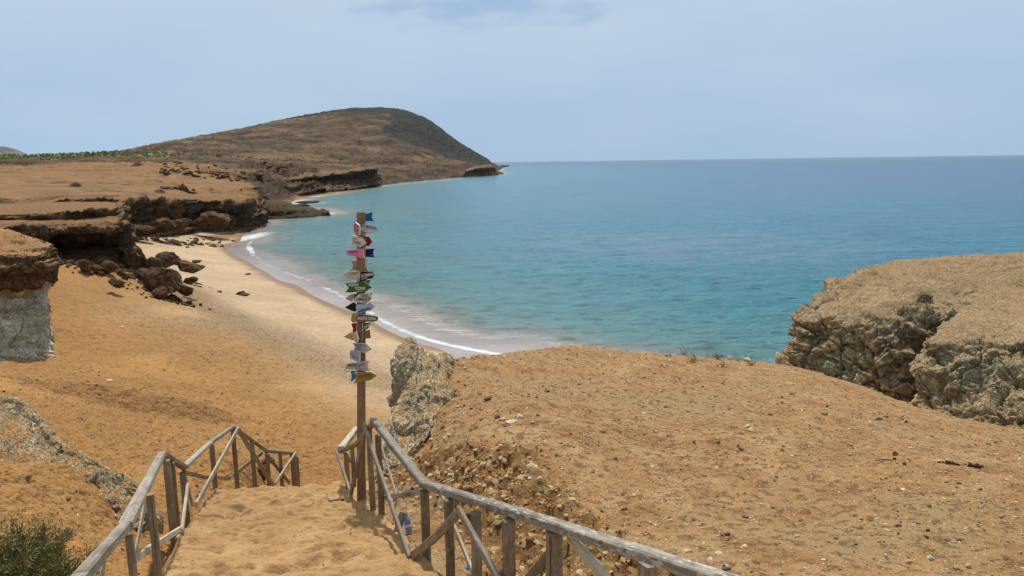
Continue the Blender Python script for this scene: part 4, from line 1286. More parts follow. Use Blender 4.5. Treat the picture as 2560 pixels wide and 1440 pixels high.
for (px, py, Y, pxb, pyb, w_) in [(1385, 1318, 4.36, 1392, 1540, 0.092), (1271, 1292, 4.75, 1274, 1500, 0.078), (1189, 1275, 5.2, 1193, 1480, 0.072), (1121, 1243, 5.55, 1120, 1450, 0.066),
                                  (1061, 1222, 6.08, 1061, 1383, 0.07), (945, 1084, 8.1, 946, 1284, 0.066), (922, 1068, 8.4, 925, 1252, 0.066), (865, 1130, 9.7, 866, 1238, 0.066),
                                  (880, 1110, 10.6, 881, 1205, 0.06), (903, 1100, 9.0, 905, 1246, 0.06), (1620, 1400, 3.7, 1640, 1700, 0.09)]:
    tp = W(px, py, Y)
    post(tp + [0, 0, -0.02], min(gz(tp[0], tp[1]), WX(px, Y, 0)[2] + tp[2] - 0.55), w_, rr_)


def br(par, a, b, w_, th, mat, bow=0.0, off=0.0):
    A_, B_ = W(*a), W(*b)
    return beam('brace', A_ + [off, 0, 0], B_ + [off, 0, 0], w_, th, mat, par, bow)


br(rr_, (924, 1060, 8.15), (1044, 1396, 5.98), 0.03, 0.075, M_RAIL, off=-0.07)
br(rr_, (1040, 1395, 6.05), (1163, 1284, 5.25), 0.03, 0.07, M_POST, 0.02, off=-0.06)
br(rr_, (1164, 1270, 5.25), (1285, 1478, 4.62), 0.035, 0.06, M_RAIL, off=-0.06)
br(rr_, (1404, 1342, 4.25), (1520, 1480, 3.75), 0.035, 0.07, M_PALE, off=0.05)
br(rr_, (1368, 1368, 4.45), (1290, 1462, 4.9), 0.035, 0.06, M_POST, off=0.05)
br(rr_, (1078, 1232, 6.0), (1172, 1470, 5.2), 0.02, 0.05, M_PALE, off=0.08)
br(rr_, (953, 1244, 8.1), (1056, 1227, 6.2), 0.03, 0.055, M_RAIL, off=0.05)
br(rr_, (847, 1130, 9.75), (885, 1240, 8.95), 0.03, 0.06, M_RAIL, off=-0.03)
br(rr_, (923, 1064, 8.35), (884, 1240, 9.0), 0.03, 0.07, M_POST, off=-0.04)
br(rr_, (865, 1142, 9.8), (886, 1160, 10.8), 0.03, 0.05, M_POST)
br(rr_, (878, 1220, 10.4), (893, 1140, 11.4), 0.03, 0.05, M_POST)
br(rr_, (927, 1110, 8.6), (965, 1240, 7.9), 0.02, 0.045, M_PALE, off=0.12)
# broken board that dangles from the railing, and the loose slat behind it
bb = tag(beam('broken_board', W(984, 1356, 7.0), W(1008, 1282, 7.15), 0.075, 0.024, M_RAIL, up=(0.2, -1, 0.3)), 'short broken board with a dark split end leaning behind the right railing', 'board')
tag(beam('loose_slat', W(979, 1280, 7.45), W(1022, 1206, 7.75), 0.03, 0.018, M_PALE, up=(0.2, -1, 0.3)), 'thin loose slat tilted behind the long brace near the water bottle', 'slat')

# ---- railing on the left-hand side
rl = empty('handrail', (float(W(405, 1131, 7.2)[0]), 7.2, 7.72))
tag(rl, 'grey timber railing stepping down on the left beside the green bush', 'railing')
L_ = [WX(-250, 1.7, 10.02), W(200, 1446, 2.7), W(311, 1318, 3.7), W(405, 1135, 7.2), W(460, 1168, 8.3), W(527, 1106, 10.8), W(583, 1067, 13.0), W(667, 1128, 13.8), W(731, 1133.5, 15.3), W(744, 1147, 16.4)]
lm = [M_RAIL, M_RAIL, M_RAIL, M_POST, M_PALE, M_RAIL, M_POST, M_RAIL, M_POST]
lw = [0.058, 0.058, 0.075, 0.075, 0.075, 0.075, 0.07, 0.07, 0.06]
for i in range(9):
    a, b = np.array(L_[i]), np.array(L_[i + 1])
    u = (b - a) / np.linalg.norm(b - a)
    beam('rail', a - u * 0.003, b + u * 0.014, lw[i], 0.055 + 0.002 * (i % 2), lm[i], rl)
for (px, py, Y, w_) in [(322, 1332, 3.75, 0.04), (374, 1228, 4.7, 0.05), (415, 1146, 7.15, 0.066), (428, 1152, 7.5, 0.062), (456, 1177, 8.25, 0.066), (529, 1109, 10.75, 0.072), (582, 1072, 12.95, 0.08), (629, 1102, 13.4, 0.08),
                        (667, 1131, 13.75, 0.08), (700, 1131, 14.5, 0.075), (728, 1134, 15.2, 0.06), (735, 1137, 15.6, 0.06), (743, 1148, 16.4, 0.06)]:
    tp = W(px, py, Y)
    post(tp + [0, 0, -0.02], min(gz(tp[0], tp[1]), tp[2] - 0.5), w_, rl)
br(rl, (588, 1072, 12.6), (480, 1263, 8.3), 0.03, 0.075, M_PALE, off=0.05)
br(rl, (588, 1073, 12.8), (676, 1214, 13.6), 0.035, 0.08, M_POST, off=0.05)
br(rl, (659, 1132, 13.8), (588, 1187, 13.1), 0.03, 0.07, M_RAIL, off=-0.03)
br(rl, (672, 1138, 13.8), (727, 1208, 15.1), 0.03, 0.07, M_POST, off=-0.03)
br(rl, (735, 1132, 15.2), (683, 1210, 13.9), 0.03, 0.07, M_PALE, off=0.04)
br(rl, (466, 1180, 8.35), (518, 1193, 10.4), 0.03, 0.05, M_POST, off=-0.04)
br(rl, (516, 1193, 10.4), (578, 1195, 12.9), 0.03, 0.055, M_POST, off=-0.04)
br(rl, (463, 1212, 7.9), (447, 1328, 6.95), 0.03, 0.05, M_PALE, off=0.03)
br(rl, (332, 1392, 4.3), (444, 1322, 6.9), 0.03, 0.052, M_PALE, off=0.03)
br(rl, (398, 1176, 6.3), (352, 1450, 4.6), 0.018, 0.045, M_PALE, off=-0.07)
br(rl, (289, 1380, 3.4), (278, 1460, 3.2), 0.015, 0.03, M_PALE, off=-0.05)
br(rl, (461, 1185, 8.3), (482, 1266, 8.2), 0.03, 0.06, M_POST, off=0.0)

# half-buried tread of the old steps
tag(beam('buried_tread', W(822, 1252, 8.85), W(862, 1246, 9.05), 0.03, 0.02, M_POST), 'dark edge of a wooden tread poking out of the sandy path', 'tread')

# ------------------------------------------------------------------ the signpost
def mat_paint(name, col, chip=0.25, under=None, tone=0.82):
    t = NT(name)
    p = t.pos
    under = under or alb(150, 128, 100)
    n = t.noise(t.scale(p, (7, 7, 22)), 1.0, 6, 0.7)
    n2 = t.noise(p, 60, 4, 0.7)
    c = t.gain(tuple(col[:3]) + (1,), t.ss(t.noise(p, 5, 4), 0.3, 0.7, tone, 1.08))
    k = t.ss(t.math('ADD', t.math('MULTIPLY', n, 0.75), t.math('MULTIPLY', n2, 0.25)), 0.70 - chip * 0.42, 0.74 - chip * 0.42)
    c = t.mix(t.math('MULTIPLY', k, 0.8), c, under)
    return t.surf(c, 0.7, t.bump(t.math('ADD', n, n2), 0.3, 0.004), 0.3)


PA = {}


def paint(key, rgb, chip=0.3, under=None):
    if key not in PA:
        PA[key] = mat_paint('paint_' + key, tuple(c / 1.15 for c in lin(*rgb)), chip, under)
    return PA[key]


PY_ = 9.0
ptop, pbot = W(903.5, 530, PY_), W(897.5, 1243, PY_)
sp = empty('signpost', tuple(pbot))
tag(sp, 'tall square wooden post stacked with painted arrow signs above the beach', 'signpost')
beam('pole', pbot + [0, 0, -0.6], ptop, 0.098, 0.098, M_POLE, sp, up=(0.05, -1, 0))
nail = beam('nail', W(893.5, 540.3, PY_), W(889, 540.3, PY_), 0.006, 0.006, M_POLE, sp)


def pole_xy(py):
    f = (py - 530) / (1243 - 530)
    c = ptop + (pbot - ptop) * f
    return c[0], c[1]


def sign(outline, scale, org, yaw, off, mat, label, lift=0.0, side=0.0, texts=(), thick=0.022, edge=None):
    """outline: crop pixels of the visible face; the board is nailed on at the given yaw (degrees)"""
    pxs = [(org[0] + x / scale, org[1] + y / scale) for x, y in outline]
    cy = sum(q[1] for q in pxs) / len(pxs)
    cx, cyy = pole_xy(cy)
    a = rad(yaw)
    n = np.array([math.sin(a), -math.cos(a), 0])
    u = np.array([math.cos(a), math.sin(a), 0])
    ref = np.array([cx, cyy, 0]) + n * off + u * side

    def hit(px, py):
        r = ray(px, py)
        return CAM + r * (np.dot(ref - CAM, n) / np.dot(r, n))

    P = [hit(*q) for q in pxs]
    base = np.array([P[0][0], P[0][1], P[0][2]])
    k = len(P)
    V = [tuple(v) for v in P] + [tuple(v - n * thick) for v in P]
    area = sum(pxs[i][0] * pxs[(i + 1) % k][1] - pxs[(i + 1) % k][0] * pxs[i][1] for i in range(k))
    idx = list(range(k)) if area < 0 else list(range(k - 1, -1, -1))
    Fc = [tuple(idx), tuple(i + k for i in reversed(idx))]
    for i in range(k):
        a_, b_ = idx[i], idx[(i + 1) % k]
        Fc.append((b_, a_, a_ + k, b_ + k))
    me = bpy.data.meshes.new('sign_board')
    me.from_pydata(V, [], Fc)
    me.update()
    bd = make_obj('sign_board', me, mat, sp)
    bd['label'] = label
    me.materials.append(edge or M_EDGE)
    for i, pl in enumerate(me.polygons):
        pl.material_index = 0 if i < 1 else 1
    for (body, tl, tr, bl, mt_, bold) in texts:
        tv, tf = text_mesh(body, bold)
        tv = np.array(tv)
        q = [np.array([org[0] + x / scale, org[1] + y / scale]) for x, y in (tl, tr, bl)]
        V2 = []
        for x, y in tv:
            w_ = q[2] + (q[1] - q[0]) * x + (q[0] - q[2]) * y
            V2.append(tuple(hit(*w_) + n * 0.0025))
        m2 = bpy.data.meshes.new('lettering')
        m2.from_pydata(V2, [], tf)
        m2.update()
        # face the letters outwards
        if len(m2.polygons) and np.dot(np.array(m2.polygons[0].normal), n) < 0:
            m2.flip_normals()
        make_obj('lettering', m2, mt_, bd)
    return bd


def text_mesh(body, bold=0.0):
    cu = bpy.data.curves.new('lettering', 'FONT')
    cu.body = body
    cu.size = 1.0
    cu.offset = bold
    cu.resolution_u = 3
    o = bpy.data.objects.new('lettering_source', cu)
    COL.objects.link(o)
    dg = bpy.context.evaluated_depsgraph_get()
    me = bpy.data.meshes.new_from_object(o.evaluated_get(dg))
    V = [(v.co.x, v.co.y) for v in me.vertices]
    Fc = [tuple(p.vertices) for p in me.polygons]
    bpy.data.objects.remove(o)
    bpy.data.curves.remove(cu)
    bpy.data.meshes.remove(me)
    xs, ys = [v[0] for v in V], [v[1] for v in V]
    x0, x1, y0, y1 = min(xs), max(xs), min(ys), max(ys)
    return [((x - x0) / (x1 - x0), (y - y0) / (y1 - y0)) for x, y in V], Fc


WOODU = alb(160, 138, 110)
M_EDGE = mat_paint('raw_board_edge', tuple(c / 1.2 for c in lin(226, 214, 190)), 0.3, alb(170, 148, 118))
INK, INKP, INKW, INKG = (mat_paint('letter_' + k, tuple(c / 1.1 for c in lin(*v)), 0.12, None) for k, v in
                         (('black', (34, 28, 26)), ('purple', (112, 52, 104)), ('white', (232, 226, 204)), ('grey', (92, 92, 96))))
INKR = mat_paint('letter_brown', tuple(c / 1.1 for c in lin(92, 70, 58)), 0.15)
WHITE = paint('white', (214, 204, 196), 0.42, alb(168, 150, 132))
WHITE2 = paint('chipped_white', (206, 202, 204), 0.55, alb(62, 66, 104))
WHITE3 = paint('blue_white', (190, 198, 214), 0.45, alb(104, 140, 178))
LILAC = paint('lilac_white', (204, 194, 202), 0.4, alb(150, 128, 112))
CREAM = paint('cream', (188, 170, 118), 0.25)
A1, A2 = (6.263, (830, 510)), (5.76, (830, 720))
sign([(522, 152), (585, 135), (640, 112), (628, 160), (626, 200), (636, 238), (662, 268), (522, 272)], *A1, 16, -0.075, paint('blue', (24, 92, 140), 0.12), 'deep blue board with a fish-tail end at the very top of the post')
sign([(335, 335), (362, 290), (420, 335), (420, 490), (388, 478), (345, 432)], *A1, -58, 0.10, paint('reddish_pink', (176, 118, 108), 0.4, alb(120, 66, 48)), 'narrow reddish pink board turned away to the left below the top')
sign([(408, 330), (625, 319), (712, 388), (628, 474), (412, 494), (424, 470), (412, 410)], *A1, 20, 0.085, WHITE2, 'chipped white arrow with blue paint showing, pointing right below the top', texts=[('ISLANDIA', (498, 384), (640, 372), (498, 432), INKW, 0.012)])
sign([(305, 484), (450, 518), (525, 620), (440, 676), (296, 636), (320, 596), (324, 545)], *A1, -24, 0.085, WHITE, 'weathered white arrow with two short lines of brown letters, pointing right',
     texts=[('ISLA', (335, 525), (398, 540), (332, 556), INKR, 0.012), ('GALLINAS', (330, 566), (440, 595), (328, 600), INKR, 0.014)])
sign([(512, 503), (582, 510), (632, 592), (578, 660), (512, 655)], *A1, 22, -0.075, paint('red', (150, 22, 22), 0.1), 'dark red arrow tip sticking out on the right behind the post')
sign([(226, 762), (230, 738), (252, 718), (515, 700), (494, 728), (488, 765), (494, 810), (512, 856), (420, 838), (258, 800), (234, 786)], *A1, -18, 0.085, paint('pink', (214, 128, 146), 0.18, alb(190, 140, 130)), 'pink rounded board reading PASTO',
     texts=[('PASTO', (280, 726), (412, 728), (276, 776), INKP, 0.02), ('10 KM', (345, 798), (402, 806), (345, 812), INKP, 0.0)])
sign([(508, 706), (672, 690), (648, 730), (644, 775), (652, 810), (674, 836), (508, 826)], *A1, 14, -0.075, paint('navy', (22, 28, 92), 0.2, alb(110, 100, 96)), 'navy blue fish-tail board behind the pink one', texts=[('2 KM', (592, 796), (628, 794), (592, 806), INKW, 0.0)])
sign([(303, 886), (392, 880), (392, 1012), (310, 1040), (328, 985), (322, 930)], *A1, -14, -0.075, paint('dull_cream', (172, 158, 120), 0.4), 'dull cream board end sticking out left above the black sign')
sign([(508, 852), (552, 850), (550, 990), (508, 992)], *A1, 62, 0.055, paint('thin_white', (206, 198, 182), 0.4, alb(170, 150, 90)), 'thin white board seen nearly edge-on right of the post')
sign([(508, 992), (546, 990), (548, 1036), (580, 1042), (560, 1066), (508, 1066)], *A1, 20, -0.075, paint('ochre', (160, 128, 52), 0.25), 'ochre scrap of board under the thin white one')
sign([(300, 1022), (392, 1008), (392, 1062), (250, 1062)], *A1, -12, -0.075, paint('mustard', (164, 138, 66), 0.25), 'mustard board edge showing above the grey white arrow')
sign([(165, 1106), (240, 1056), (300, 1050), (425, 1050), (437, 1085), (432, 1150), (416, 1206), (262, 1162), (266, 1180), (236, 1164)], *A1, -20, 0.085, paint('grey_white', (192, 172, 160), 0.4, alb(150, 126, 112)), 'worn greyish white arrow pointing left with faint dark letters',
     texts=[('LIMA', (300, 1072), (384, 1070), (298, 1106), INKR, 0.0)])
sign([(412, 1058), (640, 1058), (662, 1082), (660, 1126), (636, 1158), (428, 1226), (440, 1150), (436, 1092)], *A1, 18, 0.085, paint('black', (30, 26, 30), 0.12, alb(180, 150, 120)), 'black rounded board with white letters reading LA HABANA',
     texts=[('LA HABANA', (455, 1098), (652, 1066), (457, 1150), INKW, 0.03), ('1.600 KM', (456, 1164), (548, 1138), (458, 1186), INKW, 0.01)])
sign([(455, 1212), (614, 1174), (590, 1206), (572, 1260), (455, 1262)], *A1, 12, -0.072, paint('brown_ochre', (140, 100, 40), 0.2), 'brown ochre board end behind the green sign')
sign([(206, 1241), (500, 1216), (630, 1302), (505, 1386), (210, 1386), (262, 1312)], *A1, 4, 0.09, paint('green', (52, 98, 46), 0.1, alb(110, 110, 70)), 'green arrow with cream letters reading NEW YORK',
     texts=[('NEW', (264, 1244), (418, 1244), (262, 1288), INKW, 0.012), ('YORK', (356, 1296), (530, 1296), (356, 1344), INKW, 0.012), ('3.500 KM', (358, 1356), (490, 1356), (356, 1374), INKW, 0.0)])
sign([(190, 156), (240, 112), (300, 78), (395, 74), (330, 190), (272, 196)], *A2, -16, -0.07, paint('silver_grey', (166, 162, 172), 0.3), 'silvery grey arrow tip pointing left under the green sign')
sign([(318, 92), (400, 72), (430, 70), (392, 116), (318, 168)], *A2, -8, 0.06, paint('maroon', (88, 42, 46), 0.25), 'small maroon board edge under the green sign')
sign([(294, 186), (385, 95), (586, 50), (560, 168), (520, 206), (486, 232)], *A2, 18, 0.09, WHITE, 'white arrow pointing left with black letters reading SAO PAULO',
     texts=[('SÃO', (420, 86), (520, 78), (420, 134), INK, 0.03), ('PAULO', (382, 148), (558, 124), (384, 190), INK, 0.03), ('KM', (440, 202), (496, 194), (440, 218), INK, 0.02)])
sign([(180, 281), (310, 204), (366, 236), (366, 336), (310, 342)], *A2, -10, -0.07, paint('flat_black', (20, 16, 22), 0.05), 'plain black arrow tip pointing left')
sign([(348, 244), (532, 230), (530, 204), (626, 260), (542, 342), (530, 322), (352, 386)], *A2, 18, 0.088, WHITE3, 'pale blue and white arrow with chipped black letters pointing right',
     texts=[('BARRANQUILLA', (384, 330), (560, 274), (388, 356), INK, 0.02)])
sign([(342, 388), (470, 352), (472, 396), (350, 408)], *A2, 6, 0.062, paint('dark_green', (48, 70, 40), 0.2), 'dark green board hidden between two other signs')
sign([(345, 402), (440, 380), (620, 398), (655, 412), (668, 438), (650, 474), (600, 486), (350, 488)], *A2, 10, 0.088, paint('olive', (116, 104, 74), 0.3, alb(160, 142, 120)), 'olive rounded board with cream letters reading PUNTA CANA',
     texts=[('PUNTA CANA', (372, 416), (634, 416), (372, 460), INKW, 0.03)])
sign([(270, 462), (292, 368), (345, 352), (345, 490), (298, 502)], *A2, -50, 0.085, paint('dirty_yellow', (170, 138, 62), 0.2), 'dirty yellow board turned left beside the olive sign')
sign([(274, 512), (352, 500), (352, 606), (330, 640), (288, 652), (302, 585)], *A2, -30, -0.05, paint('dark_red', (132, 26, 26), 0.2, alb(180, 150, 140)), 'dark red fish-tail board left of the post')
sign([(448, 512), (552, 488), (556, 510), (520, 586), (448, 622)], *A2, 40, 0.085, paint('bottle_green', (46, 66, 60), 0.25, alb(150, 160, 150)), 'dark bottle green board with white letters right of the post',
     texts=[('LOS', (458, 546), (500, 530), (460, 590), INKW, 0.03), ('CABOS', (504, 526), (548, 500), (504, 562), INKW, 0.02)])
sign([(165, 706), (276, 636), (330, 655), (318, 720), (302, 756)], *A2, -12, -0.072, CREAM, 'cream arrow tip pointing left below the red board')
sign([(300, 640), (346, 648), (372, 740), (352, 792), (322, 762)], *A2, -42, 0.085, CREAM, 'curled cream board turned left on the post corner')
sign([(448, 622), (546, 595), (552, 660), (562, 722), (448, 732)], *A2, 14, -0.072, paint('khaki', (150, 128, 78), 0.2), 'khaki square board end right of the post')
sign([(278, 780), (330, 796), (492, 800), (582, 882), (482, 936), (380, 926), (288, 912), (330, 858), (316, 815)], *A2, -6, 0.09, LILAC, 'white arrow with black letters reading PUERTO RICO',
     texts=[('PUERTO', (330, 800), (486, 812), (330, 844), INK, 0.02), ('RICO', (344, 852), (440, 858), (344, 892), INK, 0.02), ('KM', (336, 898), (396, 902), (336, 912), INKG, 0.0)])
sign([(250, 936), (282, 888), (345, 910), (392, 922), (386, 1074), (342, 1052), (268, 1012)], *A2, -48, 0.09, paint('blue_and_white', (78, 98, 158), 0.62, alb(196, 192, 190)), 'blue and white board turned left under the PUERTO RICO arrow')
sign([(190, 1132), (198, 1106), (222, 1094), (548, 1044), (516, 1082), (506, 1125), (518, 1168), (546, 1200), (400, 1184), (216, 1168), (196, 1152)], *A2, -8, 0.088, paint('pale_grey', (186, 176, 174), 0.28, alb(150, 136, 126)), 'pale grey rounded board with dark letters reading MAICAO',
     texts=[('MAICAO', (236, 1092), (478, 1086), (236, 1134), INKG, 0.02), ('80 KM', (345, 1146), (436, 1146), (345, 1164), INKG, 0.0)])
sign([(268, 1190), (342, 1184), (342, 1290), (300, 1335), (268, 1352), (284, 1270)], *A2, -28, -0.05, paint('sky_blue', (62, 118, 178), 0.2, alb(40, 60, 110)), 'bright blue fish-tail board left of the lowest sign')
sign([(314, 1230), (545, 1206), (600, 1230), (646, 1266), (545, 1330), (312, 1374), (334, 1330), (345, 1300), (336, 1262)], *A2, 14, 0.09, paint('yellow', (162, 132, 44), 0.22, alb(130, 112, 80)), 'mustard yellow arrow pointing right, lowest sign on the post',
     texts=[('MEDELLIN', (378, 1262), (552, 1232), (380, 1306), INKG, 0.012)])


# ------------------------------------------------------------------ rocks and stones
import bmesh


def ico(sub):
    bm = bmesh.new()
    bmesh.ops.create_icosphere(bm, subdivisions=sub, radius=1.0)
    V = np.array([v.co[:] for v in bm.verts])
    Fc = np.array([[v.index for v in f.verts] for f in bm.faces])
    bm.free()
    return V, Fc


ICO = {k: ico(k) for k in (1, 2, 3, 4, 5)}


def zc(p):
    return float(np.dot(np.asarray(p) - CAM, FW))


def boulder(name, px, py, Y, wpx, hpx, mat, label=None, cat=None, group=None, sub=4, seed=0, dep=0.85, sharp=1.0, tilt=0.0, flat=0.25, sink=0.16, f=1.5):
    """px, py: middle of its foot in the photograph; wpx, hpx: its size there"""
    foot = W(px, py, Y)
    k = zc(foot) / F
    w_, h_ = wpx * k, hpx * k
    V, Fc = ICO[sub]
    V = V.copy()
    s = seed * 3.7 + 1.3
    q = V * f * 0.75 + s
    v = voro(q * 0.9)
    d = 0.30 * fbm(q, 4, kind='r') + 0.34 * sharp * (v[2] - 0.5) - 0.20 * sharp * np.exp(-(v[1] / 0.10) ** 2) + 0.17 * fbm(q * 2.9, 4, kind='r') + 0.08 * fbm(q * 8, 3, kind='r')
    v2 = voro(q * 2.3 + 5)
    d = d + 0.16 * sharp * (v2[2] - 0.5) - 0.09 * np.exp(-(v2[1] / 0.12) ** 2)
    V = V * (0.95 + 0.75 * d)[:, None]
    rg_ = np.random.default_rng(900 + seed)
    for _ in range(15):                       # broken faces
        nn_ = rg_.normal(size=3)
        nn_ /= np.linalg.norm(nn_)
        e_ = V @ nn_ - rg_.uniform(0.5, 0.85)
        V = V - nn_[None] * (np.clip(e_, 0, None) * 0.88)[:, None]
    v3 = voro(V * 2.6 + s)
    V = V * (1 + 0.13 * fbm(V * 3.2 + s, 5, kind='r') + 0.10 * (v3[2] - 0.5) - 0.07 * np.exp(-(v3[1] / 0.12) ** 2) + 0.04 * fbm(V * 12 + s, 3))[:, None]
    c_, s_ = math.cos(tilt), math.sin(tilt)
    V = np.stack([V[:, 0] * c_ + V[:, 2] * s_, V[:, 1], -V[:, 0] * s_ + V[:, 2] * c_], -1)
    lo, hi = V.min(0), V.max(0)
    V = (V - (lo + hi) / 2) / (hi - lo)
    V = V * np.array([w_, w_ * dep, h_ / (1 - sink)])
    V[:, 2] += h_ / (1 - sink) * (0.5 - sink)
    V[:, 2] = np.maximum(V[:, 2], -h_ * flat - 0.02)
    V[:, 1] += 0.25 * w_ * dep
    o = make_obj(name, np_mesh(name, V, Fc, True), mat)
    o.location = tuple(foot)
    return tag(o, label, cat, group)


RK = 'dark rocks fallen on the beach'
for i, a in enumerate([
    ((336, 690, 47, 62, 88), 'tallest brown beach rock, a knobbly upright block at the left of the jumble', dict(dep=0.9, f=1.9)),
    ((318, 668, 49.5, 30, 30), 'small brown rock against the left foot of the tall upright rock', dict()),
    ((398, 735, 44, 105, 66), 'largest dark rock of the jumble, broad and rugged', dict(f=2.2, sharp=1.3)),
    ((352, 708, 45, 62, 36), 'long low brown rock between the tall upright block and the broad rock', dict(f=2.0)),
    ((398, 752, 42.5, 36, 34), 'small pointed rock in front of the broad dark rock', dict(tilt=0.5)),
    ((460, 738, 44.5, 40, 30), 'squat brown rock at the right end of the jumble', dict()),
    ((384, 678, 47, 44, 36), 'brown rock wedged behind the broad dark rock', dict()),
    ((474, 709, 49, 36, 18), 'small wedge shaped rock lying alone right of the jumble', dict(tilt=0.4)),
    ((400, 646, 66, 28, 16), 'little peaked rock at the back left of the middle rock group', dict(tilt=0.2)),
    ((412, 667, 60, 60, 37), 'peaked dark rock, biggest of the middle rock group', dict(tilt=-0.3, f=1.9)),
    ((448, 664, 60, 34, 18), 'low rock touching the right side of the peaked rock', dict()),
    ((462, 676, 57.5, 62, 24), 'lumpy low rock in front of the middle rock group', dict(f=2.2)),
    ((478, 682, 57, 58, 17), 'flat oblong slab at the right of the middle rock group', dict(sharp=0.6)),
    ((488, 658, 61, 26, 8), 'thin flat rock right of the middle rock group', dict()),
    ((211, 678, 42.2, 30, 30), 'rounded red brown rock on the dune under the ledge', dict(sharp=0.5)),
    ((285, 719, 40.3, 40, 22), 'low dark rock alone on the orange dune below the ledge', dict()),
    ((240, 680, 43, 40, 18), 'small rubble block on the dune beside the red brown rock', dict()),
    ((272, 676, 43.4, 46, 24), 'rubble block leaning at the foot of the undercut ledge', dict()),
    ((350, 582, 90, 66, 20), 'long dark block lying at the foot of the far cliff, leftmost of four', dict(f=1.8)),
    ((406, 576, 94, 62, 30), 'pyramid shaped block at the foot of the far cliff', dict(tilt=0.4)),
    ((444, 573, 99, 58, 26), 'slanting block right of the pyramid shaped block under the cliff', dict(tilt=-0.4)),
    ((524, 564, 114, 92, 35), 'huge rounded block under the far cliff beside the wet sand', dict(f=1.8)),
    ((600, 737, 47, 22, 9), 'dark seaweed covered stone lying on the open beach', dict()),
    ((613, 740, 46.5, 24, 8), 'flat dark stone touching the seaweed covered stone on the open beach', dict()),
    ((619, 687, 60, 14, 4), 'small flat dark stone at the edge of the wet sand', dict()),
    ((468, 620, 78, 10, 4), 'tiny brown stone alone in the middle of the pale sand', dict()),
]):
    (px, py, Y, w_, h_), lab, kw = a
    boulder('rock', px, py, Y, w_, h_, M_BOULDER, lab, 'rock', RK, sub=5 if w_ > 34 else 4, seed=i + 1, **kw)
for i, (px, py, Y, w_, h_, lab) in enumerate([
    (765, 509, 222, 64, 7, 'longest flat dark rock awash in white foam off the far beach'),
    (752, 515, 208, 46, 5, 'flat rock awash just behind the dark rock tongue'),
    (790, 505.5, 235, 22, 4, 'small rock awash at the seaward end of the foamy rocks'),
    (984, 458, 455, 26, 6, 'dark rock in the surf beyond the far beach'),
    (1012, 458, 465, 24, 5, 'low rock in the surf right of the dark surf rock'),
    (1262, 416.6, 1600, 24, 3.4, 'low dark islet at the very tip of the headland')]):
    boulder('rock', px, py, Y, w_, h_, M_ROCK_T, lab, 'rock', 'rocks awash in the sea', sub=3, seed=60 + i, dep=0.5, flat=2.0)


def hits(pxs, y0, y1, fn, n=500):
    """where the sight lines through these pixels first meet the ground"""
    out = []
    Ys = np.linspace(y0, y1, n)
    for px, py in pxs:
        r = ray(px, py)
        X = r[0] / r[1] * Ys
        Zr = H + r[2] / r[1] * Ys
        below = Zr < fn(X, Ys)
        while not below.any():
            py += 3
            r = ray(px, py)
            X = r[0] / r[1] * Ys
            Zr = H + r[2] / r[1] * Ys
            below = Zr < fn(X, Ys)
        i = max(int(np.argmax(below)), 1)
        out.append((X[i], Ys[i], Zr[i]))
    return out


def proj(P):
    v = np.asarray(P) - CAM
    d = np.dot(v, FW)
    return 1280 + F * np.dot(v, CR) / d, 720 - F * np.dot(v, CU) / d


def stone_mat(name, rgb, rgb2=None):
    t = NT(name)
    p = t.pos
    n = t.noise(p, 38, 5, 0.65)
    c = t.mix(t.ss(n, 0.4, 0.62), alb(*rgb), alb(*(rgb2 or tuple(int(v * 0.78) for v in rgb))))
    return t.surf(c, 0.85, t.bump(n, 0.6, 0.01), 0.25)


